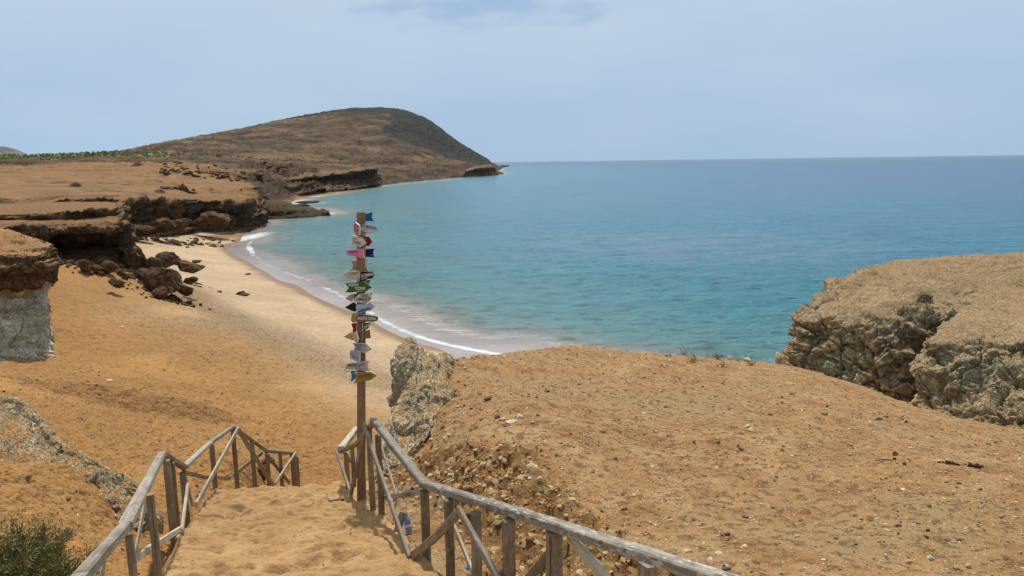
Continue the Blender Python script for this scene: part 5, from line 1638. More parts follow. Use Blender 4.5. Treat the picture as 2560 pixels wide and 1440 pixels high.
ST = {'grey': stone_mat('grey_stone', (142, 132, 118)), 'dark': stone_mat('dark_stone', (116, 100, 84)), 'blue': stone_mat('bluish_stone', (138, 134, 122)), 'cream': stone_mat('cream_stone', (226, 202, 160), (196, 160, 112)),
      'white': stone_mat('white_stone', (238, 228, 204), (200, 176, 138)), 'brown': stone_mat('brown_stone', (128, 88, 58)), 'green': stone_mat('greenish_stone', (168, 168, 142), (206, 200, 172)), 'two': stone_mat('two_toned_stone', (222, 204, 170), (92, 84, 72))}
STONES = [
    (1664, 1020, 14, 7, 'grey', 'small grey stone high on the mound left of its middle'), (1927, 1039, 16, 8, 'grey', 'grey stone near the back edge of the mound'),
    (2200, 1050, 28, 9, 'blue', 'flat bluish slab on the mound just before the dark cleft'), (2267, 1058, 12, 9, 'brown', 'round brown stone right of the flat bluish slab'),
    (1640, 1083, 18, 8, 'cream', 'pale flat stone on the mound above the grey pair'), (1795, 1110, 16, 9, 'brown', 'reddish brown stone on the middle of the mound'),
    (1845, 1118, 11, 9, 'grey', 'left and smaller of two touching grey pebbles on the mound'), (1853, 1127, 17, 11, 'grey', 'larger smooth grey stone of a touching pair on the mound'),
    (2240, 1140, 20, 14, 'dark', 'dark angular stone, biggest beside the fallen stick'), (2237, 1150, 12, 8, 'brown', 'dark brown stone just below the angular dark stone'),
    (2262, 1163, 14, 11, 'blue', 'bluish dark stone right of the stick end'), (1539, 1149, 15, 7, 'grey', 'grey stone on the left slope of the mound'),
    (1696, 1211, 13, 7, 'cream', 'cream stone midway down the mound'), (1856, 1201, 17, 8, 'dark', 'dark stone midway down the mound'),
    (1792, 1245, 13, 9, 'grey', 'pale grey pebble below the dark stone on the mound'), (1994, 1267, 13, 8, 'cream', 'cream stone alone right of the middle of the mound'),
    (1819, 1341, 18, 12, 'dark', 'dark blocky stone above the two toned stone'), (1821, 1354, 14, 9, 'blue', 'bluish stone under the dark blocky stone'),
    (1863, 1297, 22, 10, 'blue', 'flat bluish grey stone beside the pale green one'), (1831, 1290, 20, 11, 'green', 'pale greenish stone beside the bluish grey stone'),
    (1753, 1316, 18, 13, 'cream', 'cream stone above the bend of the near handrail'), (1817, 1428, 32, 22, 'two', 'biggest stone, half cream half dark, near the handrail'),
    (1867, 1417, 15, 18, 'white', 'upright white stone right of the two toned stone'), (2368, 1357, 26, 13, 'grey', 'big smooth grey stone low on the right of the mound'),
    (2247, 1320, 22, 10, 'brown', 'brown stone low on the right side of the mound'), (2092, 1350, 18, 8, 'grey', 'flat grey stone in the low gravel patch'),
    (2139, 1366, 22, 9, 'dark', 'dark flat stone in the low gravel patch'), (2321, 1330, 14, 9, 'brown', 'rusty brown block near the big smooth grey stone'),
    (2215, 1394, 12, 11, 'white', 'small white stone near the bottom of the mound'), (2272, 1412, 20, 15, 'cream', 'cream stone among dry stalks at the bottom of the mound'),
    (2331, 1406, 36, 19, 'green', 'broad pale greenish stone, largest on the lower right'), (2422, 1420, 20, 12, 'cream', 'cream stone at the lower right corner of the mound'),
    (2294, 1312, 24, 6, 'dark', 'thin dark sliver of stone above the rusty brown block'), (2452, 1228, 15, 9, 'brown', 'brown stone near the right side of the photo'),
    (1942, 1196, 12, 9, 'grey', 'pinkish grey pebble at the middle right of the mound'), (1300, 1047, 30, 12, 'white', 'whitish stone, largest of the pale cluster below the crag'),
    (1278, 1060, 40, 10, 'white', 'flat white outcropping stone in the pale cluster'), (1330, 1061, 18, 9, 'cream', 'cream stone at the right of the pale cluster'),
    (1255, 1052, 24, 8, 'cream', 'cream flat stone at the left of the pale cluster'), (1218, 1003, 26, 12, 'dark', 'dark grey stone on the slope beside the pale crag'),
    (1825, 885, 20, 12, 'white', 'white rock on the rim among the dead shrubs'), (1868, 898, 26, 12, 'white', 'long white rock on the rim right of the dead shrubs'),
    (1186, 1188, 20, 18, 'cream', 'cream lump of rock in the eroded bank above the railing'), (1350, 1205, 22, 16, 'cream', 'cream knob standing out of the slope above the railing bend'),
    (1172, 1238, 30, 24, 'brown', 'brown block in the hollow of the eroded bank'), (1230, 1260, 26, 18, 'cream', 'pale block on the eroded bank behind the railing')]
mfn = lambda X, Y: mound_h(X, Y)[0]
for i, ((px, py, w_, h_, k, lab), g) in enumerate(zip(STONES, hits([(s[0], s[1]) for s in STONES], 4.5, 24, mfn))):
    px, py = proj(g)
    o = boulder('stone', px, py, g[1], w_ * 0.76, h_ * 0.85, ST[k], lab, 'stone', 'loose stones on the mound', sub=3, seed=100 + i, dep=0.75, f=1.2, sharp=1.2, sink=0.25, flat=0.4)


def scatter(name, P, size, mat, tone, seed, flat=(0.35, 0.8), kind='stuff', up=0.15):
    """many small broken stones joined into one mesh: each a deformed icosahedron"""
    rg = np.random.default_rng(seed)
    n = len(P)
    V0, F0 = ICO[1]
    k = len(V0)
    V = V0[None] * (1 + rg.uniform(-0.35, 0.35, (n, k, 1)))
    sc_ = np.stack([rg.uniform(0.7, 1.4, n), rg.uniform(0.6, 1.1, n), rg.uniform(flat[0], flat[1], n)], -1)
    V = V * sc_[:, None, :] * np.asarray(size)[:, None, None]
    a = rg.uniform(0, 2 * np.pi, n)
    b = rg.normal(0, 0.3, n)
    ca, sa, cb, sb = np.cos(a)[:, None], np.sin(a)[:, None], np.cos(b)[:, None], np.sin(b)[:, None]
    x, y, z = V[..., 0], V[..., 1], V[..., 2]
    x, z = x * cb + z * sb, -x * sb + z * cb
    x, y = x * ca - y * sa, x * sa + y * ca
    V = np.stack([x, y, z], -1) + P[:, None, :]
    V[..., 2] += up * np.asarray(size)[:, None]
    Fc = (F0[None] + (np.arange(n) * k)[:, None, None]).reshape(-1, 3)
    me = np_mesh(name, V.reshape(-1, 3), Fc, False, {'tone': np.repeat(tone, k)})
    o = make_obj(name, me, mat)
    o['kind'] = kind
    return o


def gravel_mat():
    t = NT('gravel_stones')
    c = t.ramp(t.attr('tone'), [(0.0, alb(104, 86, 66)), (0.05, alb(138, 120, 98)), (0.13, alb(142, 100, 62)), (0.36, alb(176, 130, 84)), (0.56, alb(198, 156, 106)), (0.74, alb(216, 184, 136)), (0.92, alb(234, 214, 178)), (1.0, alb(158, 152, 128))], 'CONSTANT')
    n = t.noise(t.pos, 40, 4, 0.65)
    return t.surf(t.gain(c, t.ss(n, 0.3, 0.7, 0.8, 1.12)), 0.9, None, 0.2)


M_GRAVEL = gravel_mat()
rg = np.random.default_rng(5)
n = 30000
a = np.radians(rg.uniform(-17, 38, n))
r = np.sqrt(rg.uniform(4.2 ** 2, 24 ** 2, n)) * rg.uniform(0.55, 1.0, n)
X, Y = r * np.sin(a), r * np.cos(a)
Z, rk, om = mound_h(X, Y)
p3 = XY0(X, Y)
cl = fbm(p3 * 0.55, 3) + 0.5 * fbm(p3 * 2.2 + 9, 2)
okk = (om < 0.15) & (rg.uniform(0, 1, n) < 0.30 + 1.1 * np.clip(cl + 0.12, 0, 1) + 0.45 * rk) & (r > 4.2)
X, Y, Z, rk, r = X[okk], Y[okk], Z[okk], rk[okk], r[okk]
size = np.exp(rg.normal(math.log(0.0062), 0.6, len(X))) * (1 + 0.035 * r) * (1 + 1.1 * rk)
size = np.clip(size, 0.004, 0.055)
scatter('gravel', np.stack([X, Y, Z], -1), size, M_GRAVEL, rg.uniform(0, 1, len(X)), 3)
# crumbling lumps in the eroded bank behind the railing
n = 1100
w0 = np.array(WALL)
ti = rg.uniform(0, len(w0) - 1.001, n)
ii = ti.astype(int)
f_ = (ti - ii)[:, None]
q = w0[ii] * (1 - f_) + w0[ii + 1] * f_ + rg.normal(0, 0.30, (n, 2))
Z, rk, om = mound_h(q[:, 0], q[:, 1])
s_ = np.clip(np.exp(rg.normal(math.log(0.02), 0.55, n)), 0.008, 0.07)
scatter('rubble', np.stack([q[:, 0], q[:, 1], Z], -1), s_, M_GRAVEL, rg.uniform(0.30, 0.9, n), 4, (0.6, 1.0), up=-0.25)
# stones on the left shoulder and small crumbs on the dune
n = 5200
a = np.radians(rg.uniform(-40, -17, n))
r = rg.uniform(4.5, 34, n)
X, Y = r * np.sin(a), r * np.cos(a)
pl_, pr_, _z = path_at(Y)
ok2 = ~((X > pl_ - 0.1) & (X < pr_ + 0.1))
X, Y, r = X[ok2], Y[ok2], r[ok2]
Z = beach_h(X, Y)[0]
scatter('gravel', np.stack([X, Y, Z], -1), np.clip(np.exp(rg.normal(math.log(0.007), 0.5, len(X))) * (1 + 0.05 * r), 0.004, 0.05), M_GRAVEL, rg.uniform(0.0, 0.72, len(X)), 6, (0.25, 0.6))
# dry crumbs of leaves and twigs on the sandy path
n = 150
Yq = rg.uniform(4.4, 10.0, n)
l_, r_, z_ = path_at(Yq)
X = l_ + (r_ - l_) * rg.uniform(0.02, 0.98, n)
Z = z_ + 0.012
scatter('dry_crumbs', np.stack([X, Yq, Z], -1), np.clip(np.exp(rg.normal(math.log(0.008), 0.5, n)), 0.004, 0.02), M_GRAVEL, rg.uniform(0.0, 0.22, n), 8, (0.15, 0.4), up=0.4)
# boulders strewn over the far plateau
n = 900
a = np.radians(rg.uniform(-25, -13.5, n))
r = np.exp(rg.uniform(math.log(150), math.log(330), n))
X, Y = r * np.sin(a), r * np.cos(a)
Z, _r, inl_, _rr, b2, _p = head_h(X, Y)
cl = fbm(_p * 0.02 + 2, 3)
k2 = (inl_ > 4) & (b2 < 0.2) & (cl > -0.02)
s_ = np.clip(np.exp(rg.normal(math.log(0.6), 0.45, n)), 0.25, 1.9)
scatter('scattered_rocks', np.stack([X, Y, Z], -1)[k2], s_[k2], M_ROCK_L, rg.uniform(0, 1, n)[k2], 12, (0.5, 0.9))

# broken stone at the foot of the ledges and about the fallen rocks
rg = np.random.default_rng(21)
Q, S_ = [], []
for poly_, n_q, sp_, sz in (([(-60, 698, 41), (102, 686, 43), (200, 690, 43.5), (300, 684, 45)], 260, 0.9, 0.11), ([(300, 690, 47), (345, 705, 45), (398, 740, 44), (455, 742, 44.5)], 170, 1.0, 0.09),
                            ([(390, 660, 62), (450, 672, 58.5), (505, 680, 57)], 60, 1.0, 0.08), ([(320, 584, 90), (410, 578, 95), (470, 574, 100), (545, 566, 114)], 90, 1.2, 0.25)):
    pl = np.array([W(*q)[:2] for q in poly_])
    ti = rg.uniform(0, len(pl) - 1.001, n_q)
    ii = ti.astype(int)
    f_ = (ti - ii)[:, None]
    q = pl[ii] * (1 - f_) + pl[ii + 1] * f_ + rg.normal(0, sp_, (n_q, 2))
    Q.append(q)
    S_.append(np.clip(np.exp(rg.normal(math.log(sz), 0.6, n_q)), 0.03, 0.8))
Q, S_ = np.concatenate(Q), np.concatenate(S_)
scatter('rubble', np.stack([Q[:, 0], Q[:, 1], beach_h(Q[:, 0], Q[:, 1])[0]], -1), S_, M_BOULDER, rg.uniform(0, 1, len(S_)), 22, (0.5, 1.0), up=0.0)

# crumbled clay at the foot of the grey face
n = 240
pxq = rg.uniform(-60, 140, n)
Yq = 26.6 + 2.2 * np.clip(pxq / 130, 0, 1) + rg.normal(-0.25, 0.35, n)
Xq = np.array([W(a_, 900, b_)[0] for a_, b_ in zip(pxq, Yq)])
scatter('rubble', np.stack([Xq, Yq, beach_h(Xq, Yq)[0]], -1), np.clip(np.exp(rg.normal(math.log(0.07), 0.6, n)), 0.02, 0.35), M_CLAY, rg.uniform(0, 1, n), 25, (0.5, 1.0), up=0.0)

# ------------------------------------------------------------------ left-hand rock that breaks through the shoulder
cols = [
    [(-700, n_, 11.0, 6.8), (-700, 960, 10.6), (-700, 985, 10.0), (-700, 1060, 9.0), (-700, n_, 8.2, 7.6)],
    [(-260, n_, 11.2, 6.7), (-260, 985, 10.6), (-260, 1010, 10.0), (-260, 1100, 9.0), (-260, n_, 8.2, 7.55)],
    [(0, n_, 11.2, 6.6), (0, 1006, 10.6), (0, 1030, 10.2), (0, 1120, 9.1), (0, n_, 8.5, 7.55)],
    [(75, n_, 11.2, 6.4), (62, 1013, 10.6), (60, 1045, 10.2), (70, 1130, 9.1), (85, n_, 8.5, 7.5)],
    [(130, n_, 11.0, 6.2), (104, 1060, 10.5), (100, 1090, 10.1), (110, 1148, 9.2), (120, n_, 8.6, 7.4)],
    [(160, n_, 10.8, 6.1), (132, 1102, 10.2), (140, 1125, 9.8), (165, 1165, 9.2), (180, n_, 8.6, 7.3)],
    [(255, n_, 10.4, 5.9), (235, 1160, 9.7), (232, 1172, 9.4), (240, 1200, 9.0), (235, n_, 8.5, 7.25)],
    [(330, n_, 10.0, 5.9), (318, 1200, 9.3), (305, 1222, 9.0), (290, 1262, 8.6), (282, n_, 8.2, 7.2)],
    [(400, n_, 9.6, 5.9), (378, 1262, 8.8), (365, 1280, 8.6), (340, 1300, 8.3), (320, n_, 8.0, 6.9)],
    [(430, n_, 9.2, 5.8), (415, n_, 8.9, 6.4), (405, n_, 8.7, 6.5), (380, n_, 8.4, 6.6), (350, n_, 8.1, 6.5)],
]
C = np.array([[pt(c) for c in r] for r in cols])
P = catmull(catmull(C, 260, 0), 140, 1)
P = rockify(P, 0.15, 2.3, block=0.6, seed=6.0, fine=0.2)
M_ROCK_S = mat_rock('lichen_grey_rock', alb(140, 122, 92), alb(200, 180, 144), alb(240, 230, 202), alb(196, 146, 92), 0.70, 0.98, 2.0, alb(150, 148, 116), 0.6, 0.0, 0.04, 0.75, gain=1.25)
grid_obj('rock_outcrop', P, M_ROCK_S, flip=True)['kind'] = 'structure'
for i, (px, py, Y, w_, h_, lab) in enumerate([(165, 1300, 7.3, 60, 10, 'narrow white streak of stone in the sand behind the green bush'), (60, 1215, 8.1, 34, 30, 'white crumbly stone on the left shoulder above the green bush'),
                                              (84, 1235, 7.9, 26, 12, 'small white stone right of the white crumbly stone')]):
    boulder('stone', px, py, Y, w_, h_, ST['white'], lab, 'stone', 'white stones on the left shoulder', sub=3, seed=200 + i, flat=0.5, sink=0.4)
for i, (px, py, Y, w_, h_, lab) in enumerate([(604, 1205, 15.2, 44, 26, 'red brown stone at the sand lip under the zigzag rail'), (645, 1206, 15.5, 46, 36, 'larger red brown stone at the sand lip under the zigzag rail'), (668, 1160, 17.5, 34, 12, 'dark brown flat stone behind the zigzag rail')]):
    boulder('stone', px, py, Y, w_, h_, M_BOULDER, lab, 'stone', 'brown stones by the left railing', sub=3, seed=210 + i)

# ------------------------------------------------------------------ plants
def leaf_mat(name, a_, b_, tr=0.15):
    t = NT(name)
    c = t.mix(t.attr('tone'), a_, b_)
    return t.surf(c, 0.65, None, 0.25)


def tubes(segs):
    """3-sided tapering sticks: (p, q, r0, r1)"""
    V, Fc = [], []
    for p, q, r0, r1 in segs:
        p, q = np.array(p), np.array(q)
        d = q - p
        d = d / (np.linalg.norm(d) + 1e-9)
        a = np.cross(d, [0.3, 0.5, 0.81])
        a /= np.linalg.norm(a) + 1e-9
        b = np.cross(d, a)
        o = len(V)
        for c, r in ((p, r0), (q, r1)):
            for k in range(3):
                t = k * 2.0944
                V.append(c + r * (math.cos(t) * a + math.sin(t) * b))
        for k in range(3):
            k2 = (k + 1) % 3
            Fc.append((o + k, o + k2, o + 3 + k2, o + 3 + k))
    return np.array(V), np.array(Fc)


def leaves(P, D, L, wd, rg):
    """slender pointed leaves at P pointing along D"""
    n = len(P)
    side = np.cross(D, rg.normal(size=(n, 3)))
    side /= np.linalg.norm(side, axis=1, keepdims=True) + 1e-9
    L, wd = L[:, None], wd[:, None]
    q = np.stack([P, P + D * L * 0.45 + side * wd, P + D * L, P + D * L * 0.45 - side * wd], 1)
    Fc = np.arange(n * 4).reshape(n, 4)
    return q.reshape(-1, 3), Fc


def grow(rg, base, height, spread, nstem, depth=3, r0=0.008, wig=0.35):
    segs, tips = [], []

    def go(p, d, L, r, k):
        n = 3
        for i in range(n):
            d = d + rg.normal(0, wig, 3) * 0.4 + np.array([0, 0, 0.06])
            d /= np.linalg.norm(d)
            q = p + d * L / n
            segs.append((p, q, r, r * 0.8))
            p, r = q, r * 0.8
            tips.append((p.copy(), d.copy()))
        if k > 0:
            for j in range(rg.integers(2, 4)):
                e = d + rg.normal(0, 0.55, 3)
                e[2] = abs(e[2]) * 0.6 + 0.1
                go(p, e / np.linalg.norm(e), L * rg.uniform(0.5, 0.8), r * 0.75, k - 1)

    for i in range(nstem):
        t = rg.uniform(0, 2 * np.pi)
        s = rg.uniform(0.1, 1) * spread
        d = np.array([math.cos(t) * s, math.sin(t) * s, 1.0])
        go(np.array(base) + np.array([math.cos(t), math.sin(t), 0]) * 0.04 * rg.uniform(0, 1), d / np.linalg.norm(d), height * rg.uniform(0.32, 0.5), r0, depth)
    return segs, tips


M_TWIG = stone_mat('dry_twig', (142, 116, 86), (104, 82, 58))
M_LEAF = leaf_mat('bush_leaf', alb(80, 84, 38, 1.4), alb(146, 140, 78, 1.4))

rg = np.random.default_rng(31)
gb = W(10, 1500, 4.15)
gb[2] = gz(gb[0], gb[1])
bush = empty('bush', tuple(gb))
tag(bush, 'dense dark green bush of fine needle leaves in the near left corner', 'bush')
segs, tips = grow(rg, gb - [0, 0, 0.05], 0.72, 0.60, 44, 3, 0.006, 0.3)
V, Fc = tubes(segs)
make_obj('branches', np_mesh('branches', V, Fc, True), M_TWIG, bush)
TP = np.array([t[0] for t in tips])
TD = np.array([t[1] for t in tips])
n = 26000
ix = rg.integers(0, len(TP), n)
Pq = TP[ix] + rg.normal(0, 0.016, (n, 3))
D = TD[ix] * 0.8 + rg.normal(0, 0.6, (n, 3)) + [0, 0, 0.35]
D /= np.linalg.norm(D, axis=1, keepdims=True)
V, Fc = leaves(Pq, D, rg.uniform(0.018, 0.04, n), rg.uniform(0.002, 0.0042, n), rg)
tone = np.repeat(np.clip(rg.beta(1.6, 3.5, n) + 0.25 * np.clip((Pq[:, 2] - gb[2] - 0.4) / 0.5, 0, 1), 0, 1), 4)
fo = make_obj('foliage', np_mesh('foliage', V, Fc, False, {'tone': tone}), M_LEAF, bush)
fo['kind'] = 'stuff'

M_DRYLEAF = leaf_mat('dry_leaf', alb(120, 98, 62), alb(160, 136, 92))
DS = [(1713, 886, 44, 30, 9, 'spreading dead shrub on the rim, leftmost of the bare ones'), (1773, 889, 26, 36, 4, 'bare upright twig on the rim left of the thick dead shrub'), (1797, 892, 44, 30, 14, 'thick dead shrub in the middle of the rim'),
      (1842, 893, 36, 32, 5, 'bare arching twigs on the rim between the two white rocks'), (1874, 897, 30, 36, 4, 'wiry dead shrub on the rim right of the long white rock'), (1730, 906, 56, 22, 9, 'flattened dead shrub on the slope below the rim, left one'),
      (1802, 918, 50, 24, 9, 'flattened dead shrub on the slope below the rim, right one'), (1671, 892, 22, 12, 8, 'tuft of dry stalks on the rim left of the shrubs'), (1880, 912, 36, 18, 7, 'low dry tuft below the long white rock'),
      (2130, 1122, 40, 16, 5, 'tangle of bare twigs lying on the mound')]
for i, ((px, py, w_, h_, ns, lab), g) in enumerate(zip(DS, hits([(d[0], d[1]) for d in DS], 6, 24, mfn))):
    rg = np.random.default_rng(300 + i)
    k = zc(g) / F
    e = empty('dead_shrub', (g[0], g[1], g[2] - 0.02))
    tag(e, lab, 'shrub', 'dead shrubs on the mound')
    segs, tips = grow(rg, np.array(g) - [0, 0, 0.03], h_ * k * 0.95, w_ / h_ * 0.8, ns, 2, 0.0085, 0.6)
    V, Fc = tubes(segs)
    make_obj('branches', np_mesh('branches', V, Fc, True), M_TWIG, e)
    if ns > 6:
        TP = np.array([t[0] for t in tips])
        nn = 160
        ix = rg.integers(0, len(TP), nn)
        D = rg.normal(0, 1, (nn, 3))
        D /= np.linalg.norm(D, axis=1, keepdims=True)
        V, Fc = leaves(TP[ix], D, rg.uniform(0.02, 0.05, nn), rg.uniform(0.004, 0.008, nn), rg)
        f2 = make_obj('foliage', np_mesh('foliage', V, Fc, False, {'tone': np.repeat(rg.uniform(0, 1, nn), 4)}), M_DRYLEAF, e)
        f2['kind'] = 'stuff'
g = hits([(2210, 1154)], 6, 24, mfn)[0]
k = zc(g) / F
V, Fc = tubes([((g[0] - 22 * k, g[1], g[2] + 0.012), (g[0], g[1] + 0.03, g[2] + 0.02), 0.009, 0.011), ((g[0], g[1] + 0.03, g[2] + 0.02), (g[0] + 24 * k, g[1] + 0.02, g[2] + 0.015), 0.011, 0.006)])
tag(make_obj('stick', np_mesh('stick', V, Fc, True), M_TWIG), 'bare stick lying level on the mound beside the dark angular stone', 'stick')
# dung
M_DUNG = stone_mat('dry_dung', (62, 44, 34), (44, 32, 26))
for i, (px, py, w_, lab) in enumerate([(2378, 1160, 50, 'larger heap of dark dung pellets on the mound'), (2440, 1168, 44, 'smaller heap of dark dung pellets right of the larger one')]):
    g = hits([(px, py)], 6, 24, mfn)[0]
    k = zc(g) / F
    rg = np.random.default_rng(400 + i)
    nn = 26 - 8 * i
    X = g[0] + rg.normal(0, w_ * k * 0.26, nn)
    Y = g[1] + rg.normal(0, 0.05, nn)
    o = scatter('dung', np.stack([X, Y, mfn(X, Y)], -1), rg.uniform(0.012, 0.03, nn), M_DUNG, rg.uniform(0, 1, nn), 410 + i, (0.6, 0.9), kind='stuff', up=0.5)
    tag(o, lab, 'dung')


def leaf_clump(name, foot, rx, ry, rz, n, L, mat, label, group=None, seed=0, cat='bush'):
    rg = np.random.default_rng(seed)
    e = empty(name, tuple(foot))
    tag(e, label, cat, group)
    segs, tips = grow(rg, foot, rz * 1.0, rx / rz * 0.7, 7, 1, 0.03 * rz, 0.4)
    V, Fc = tubes(segs)
    make_obj('branches', np_mesh('branches', V, Fc, True), M_TWIG, e)
    q = rg.normal(size=(n, 3))
    q /= np.linalg.norm(q, axis=1, keepdims=True)
    rr_ = rg.uniform(0.35, 1, n) ** 0.5 * (0.75 + 0.55 * fbm(q * 1.7 + seed, 3))
    q = q * rr_[:, None]
    q[:, 2] = np.abs(q[:, 2])
    P = np.array(foot) + q * [rx, ry, rz]
    D = q * 0.6 + rg.normal(0, 0.7, (n, 3))
    D /= np.linalg.norm(D, axis=1, keepdims=True)
    V, Fc = leaves(P, D, rg.uniform(0.6, 1.4, n) * L, rg.uniform(0.25, 0.5, n) * L, rg)
    f2 = make_obj('foliage', np_mesh('foliage', V, Fc, False, {'tone': np.repeat(rg.uniform(0, 1, n), 4)}), mat, e)
    f2['kind'] = 'stuff'


def on_head(px, Y):
    X = (px - 1280) / F * Y * 1.0
    for _ in range(3):
        z = float(head_h(np.array([X]), np.array([Y]))[0][0])
        X = WX(px, Y, z)[0]
    return np.array([X, Y, z])


M_SCRUB = leaf_mat('scrub_leaf', alb(112, 122, 62, 1.1), alb(150, 150, 92, 1.1))
M_BROWNSCRUB = leaf_mat('brown_scrub_leaf', alb(100, 84, 56), alb(142, 118, 80))
p_ = WX(2312, 29.6, 5.0)
leaf_clump('bush', W(2312, 757, 29.4), 0.42, 0.4, 0.5, 900, 0.05, M_BROWNSCRUB, 'brown twiggy bush at the head of the dark cleft', seed=1)
for i, (px, Y, w_, h_, mt_, lab) in enumerate([(485, 330, 9, 3.2, M_SCRUB, 'bright green bush alone at the foot of the far hill'), (345, 240, 4.5, 1.8, M_BROWNSCRUB, 'dark brown bush on the far sandy plateau'), (190, 118, 2.2, 1.0, M_BROWNSCRUB, 'low olive bush on the near part of the plateau'),
                                               (400, 118, 2.4, 0.8, M_BROWNSCRUB, 'low brown bush on the plateau above the dark cliff'), (300, 760, 8, 5, M_SCRUB, 'lone bush on the skyline of the far slope')]):
    leaf_clump('bush', on_head(px, Y), w_ / 2, w_ / 2, h_, 800, 0.12 * h_, mt_, lab, seed=20 + i)
# the belt of green scrub behind the dunes: uncountable
rg = np.random.default_rng(77)
n = 15000
a = np.radians(rg.uniform(-37, -22, n))
r = rg.uniform(400, 560, n)
X, Y = r * np.sin(a), r * np.cos(a)
cl = fbm(XY0(X, Y, 0.02), 4)
k2 = cl > -0.05 + 0.35 * sstep(-27, -22, np.degrees(a))
X, Y = X[k2], Y[k2]
Z = head_h(X, Y)[0]
Pq = np.stack([X, Y, Z + rg.uniform(-0.3, 0.9, len(X)) * np.clip(cl[k2] + 0.5, 0.3, 1)], -1)
D = rg.normal(0, 1, (len(X), 3))
D /= np.linalg.norm(D, axis=1, keepdims=True)
V, Fc = leaves(Pq, D, rg.uniform(0.8, 1.8, len(X)), rg.uniform(0.4, 0.8, len(X)), rg)
sc = make_obj('scrub', np_mesh('scrub', V, Fc, False, {'tone': np.repeat(rg.uniform(0, 1, len(X)), 4)}), M_SCRUB)
tag(sc, 'belt of low green scrub behind the far dunes', 'scrub', kind='stuff')

# dry bushes dotted over the far hillside: uncountable
n = 4200
a = np.radians(rg.uniform(-33, -2, n))
r = rg.uniform(430, 1230, n)
X, Y = r * np.sin(a), r * np.cos(a)
k2 = (shore_dist(X, Y) < -25) & (fbm(XY0(X, Y, 0.008), 4) > -0.06)
X, Y, r = X[k2], Y[k2], r[k2]
Z = head_h(X, Y)[0]
m5 = 5
Pq = np.repeat(np.stack([X, Y, Z], -1), m5, 0) + rg.normal(0, 1, (len(X) * m5, 3)) * [0.8, 0.8, 0.35] + [0, 0, 0.3]
D = rg.normal(0, 1, Pq.shape) + [0, 0, 0.3]
D /= np.linalg.norm(D, axis=1, keepdims=True)
V, Fc = leaves(Pq, D, rg.uniform(0.6, 1.5, len(Pq)), rg.uniform(0.3, 0.6, len(Pq)), rg)
sc = make_obj('hillside_scrub', np_mesh('hillside_scrub', V, Fc, False, {'tone': np.repeat(rg.uniform(0, 1, len(Pq)), 4)}), M_BROWNSCRUB)
tag(sc, 'dry brown bushes dotted over the far hill', 'scrub', kind='stuff')

# ------------------------------------------------------------------ litter
def lathe(name, prof, mat, parent, n=20):
    V = [(r * math.cos(t), r * math.sin(t), z) for z, r in prof for t in np.linspace(0, 2 * np.pi, n, endpoint=False)]
    Fc = [(i * n + k, i * n + (k + 1) % n, (i + 1) * n + (k + 1) % n, (i + 1) * n + k) for i in range(len(prof) - 1) for k in range(n)]
    return make_obj(name, np_mesh(name, np.array(V), np.array(Fc), True), mat, parent)


def plastic(name, col, tr=0.0, rough=0.25):
    t = NT(name)
    return t.surf(col, rough, None, 0.5, Transmission_Weight=tr)


g = W(1021, 1287, 7.6)
g[2] = gz(g[0], g[1]) + 0.02
bt = empty('plastic_bottle', (0, 0, 0))
tag(bt, 'clear blue plastic water bottle dropped behind the right railing', 'bottle')
lathe('body', [(0, 0.004), (0.002, 0.03), (0.012, 0.036), (0.05, 0.036), (0.055, 0.034), (0.06, 0.036), (0.09, 0.036), (0.095, 0.034), (0.10, 0.036), (0.14, 0.034), (0.165, 0.022), (0.18, 0.014), (0.192, 0.013)], plastic('blue_plastic', (0.16, 0.30, 0.62, 1), 0.55, 0.15), bt)
lathe('cap', [(0.19, 0.001), (0.1905, 0.0155), (0.206, 0.0155), (0.2065, 0.001)], plastic('blue_cap', (0.03, 0.09, 0.5, 1), 0, 0.4), bt)
lathe('paper_band', [(0.062, 0.0365), (0.088, 0.0365)], plastic('band_paper', (0.45, 0.55, 0.75, 1), 0, 0.6), bt)
bt.location = tuple(g)
bt.rotation_euler = (rad(-14), rad(-10), 0)


def crumple(name, c, w_, d_, h_, mat, label, cat, seed):
    rg = np.random.default_rng(seed)
    n = 26
    u, v = np.meshgrid(np.linspace(-1, 1, n), np.linspace(-1, 1, n))
    q = np.stack([u, v, 0 * u + seed], -1)
    z = np.clip(1 - u * u - v * v, -0.2, 1) * 0.7 + 0.8 * np.abs(fbm(q * 1.8, 3)) + 0.25 * fbm(q * 5, 2)
    du, dv_ = 0.3 * fbm(q * 1.5 + 9, 2), 0.3 * fbm(q * 1.5 + 19, 2)
    P = np.stack([c[0] + (u + du) * w_ / 2, c[1] + (v + dv_) * d_ / 2, c[2] + np.clip(z, -0.05, 2) * h_ * 0.7], -1)
    tag(grid_obj(name, P, mat), label, cat)


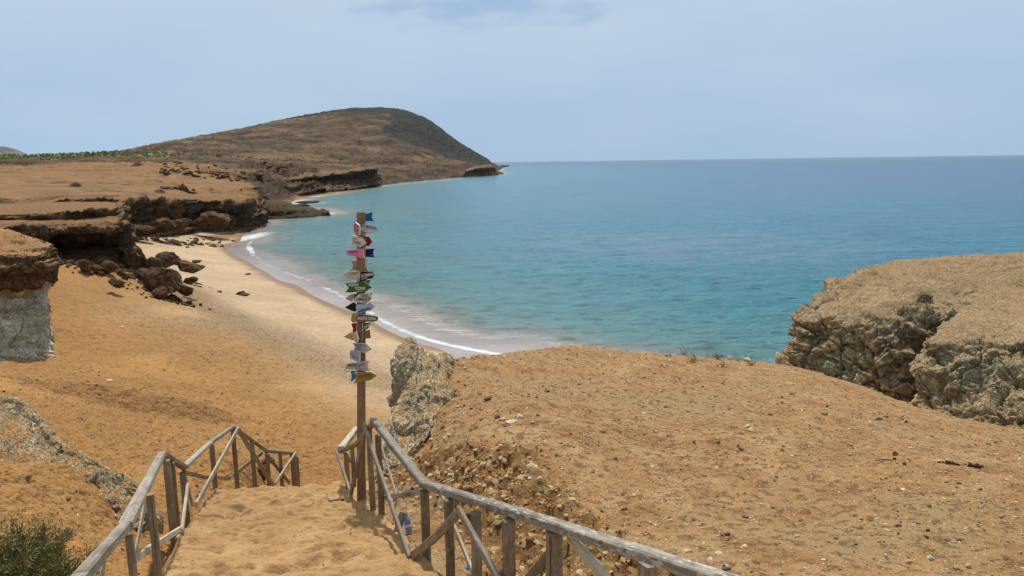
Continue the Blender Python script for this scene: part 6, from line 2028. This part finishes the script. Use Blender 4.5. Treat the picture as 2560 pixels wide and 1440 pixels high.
g = hits([(1172, 1420)], 4.5, 12, mfn)[0]
crumple('plastic_bag', g, 0.075, 0.06, 0.06, plastic('turquoise_plastic', (0.0, 0.24, 0.42, 1), 0, 0.35), 'crumpled turquoise plastic bag on the sand behind the railing', 'bag', 3)
for i, (px, py, w_, h_, lab) in enumerate([(444, 1350, 0.06, 0.05, 'twisted scrap of pale rope hanging at the left edge of the path'), (446, 1369, 0.04, 0.03, 'small pink white scrap of cloth on the left edge of the path')]):
    Yp = 7.0 - 0.25 * i
    g = np.array(WX(px + 4, Yp, path_z(Yp) + 0.0))
    crumple('scrap', g, w_, 0.05, h_, plastic('scrap_cloth_%d' % i, ((0.62, 0.47, 0.30, 1), (0.65, 0.42, 0.34, 1))[i], 0, 0.8), lab, 'scrap', 11 + i)
for i, (px, py, Y, lab) in enumerate([(303, 807, 34.5, 'pale teal scrap of litter on the orange dune'), (273, 953, 24.5, 'white scrap of litter on the brown sand patch')]):
    g = W(px, py, Y)
    g[2] = gz(g[0], g[1]) + 0.02
    crumple('litter', g, 0.16, 0.12, 0.08, plastic('pale_litter_%d' % i, (0.6, 0.68, 0.64, 1), 0, 0.6), lab, 'litter', 21 + i)
# two broken white sticks on the sand beyond the steps
for i, (x0, y0, x1, y1, Y, lab) in enumerate([(776, 1128, 786, 1130, 21.5, 'short white stick on the sand between the two railings'), (806, 1129, 826, 1126, 21.5, 'longer white stick on the sand between the two railings')]):
    a_, b_ = W(x0, y0, Y), W(x1, y1, Y)
    a_[2], b_[2] = gz(a_[0], a_[1]) + 0.03, gz(b_[0], b_[1]) + 0.05
    V, Fc = tubes([(a_, (a_ + b_) / 2 + [0, 0, 0.02], 0.02, 0.025), ((a_ + b_) / 2 + [0, 0, 0.02], b_, 0.025, 0.012)])
    tag(make_obj('stick', np_mesh('stick', V, Fc, True), ST['white']), lab, 'stick')


# ------------------------------------------------------------------ sea haze
def haze_box(x0, x1, y0, y1, z0, z1, density):
    V = [(x, y, z) for z in (z0, z1) for y in (y0, y1) for x in (x0, x1)]
    Fc = [(0, 2, 3, 1), (4, 5, 7, 6), (0, 1, 5, 4), (2, 6, 7, 3), (0, 4, 6, 2), (1, 3, 7, 5)]
    me = bpy.data.meshes.new('haze')
    me.from_pydata(V, [], Fc)
    mt = bpy.data.materials.new('sea_haze')
    mt.use_nodes = True
    t = mt.node_tree
    t.nodes.clear()
    o_ = t.nodes.new('ShaderNodeOutputMaterial')
    v = t.nodes.new('ShaderNodeVolumePrincipled')
    v.inputs['Color'].default_value = (0.58, 0.76, 0.95, 1)
    v.inputs['Density'].default_value = density
    v.inputs['Anisotropy'].default_value = 0.2
    t.links.new(v.outputs[0], o_.inputs['Volume'])
    o = make_obj('haze', me, mt)
    o['kind'] = 'stuff'


haze_box(-27000, 27000, -1000, 27000, -14, 240, 0.000022)
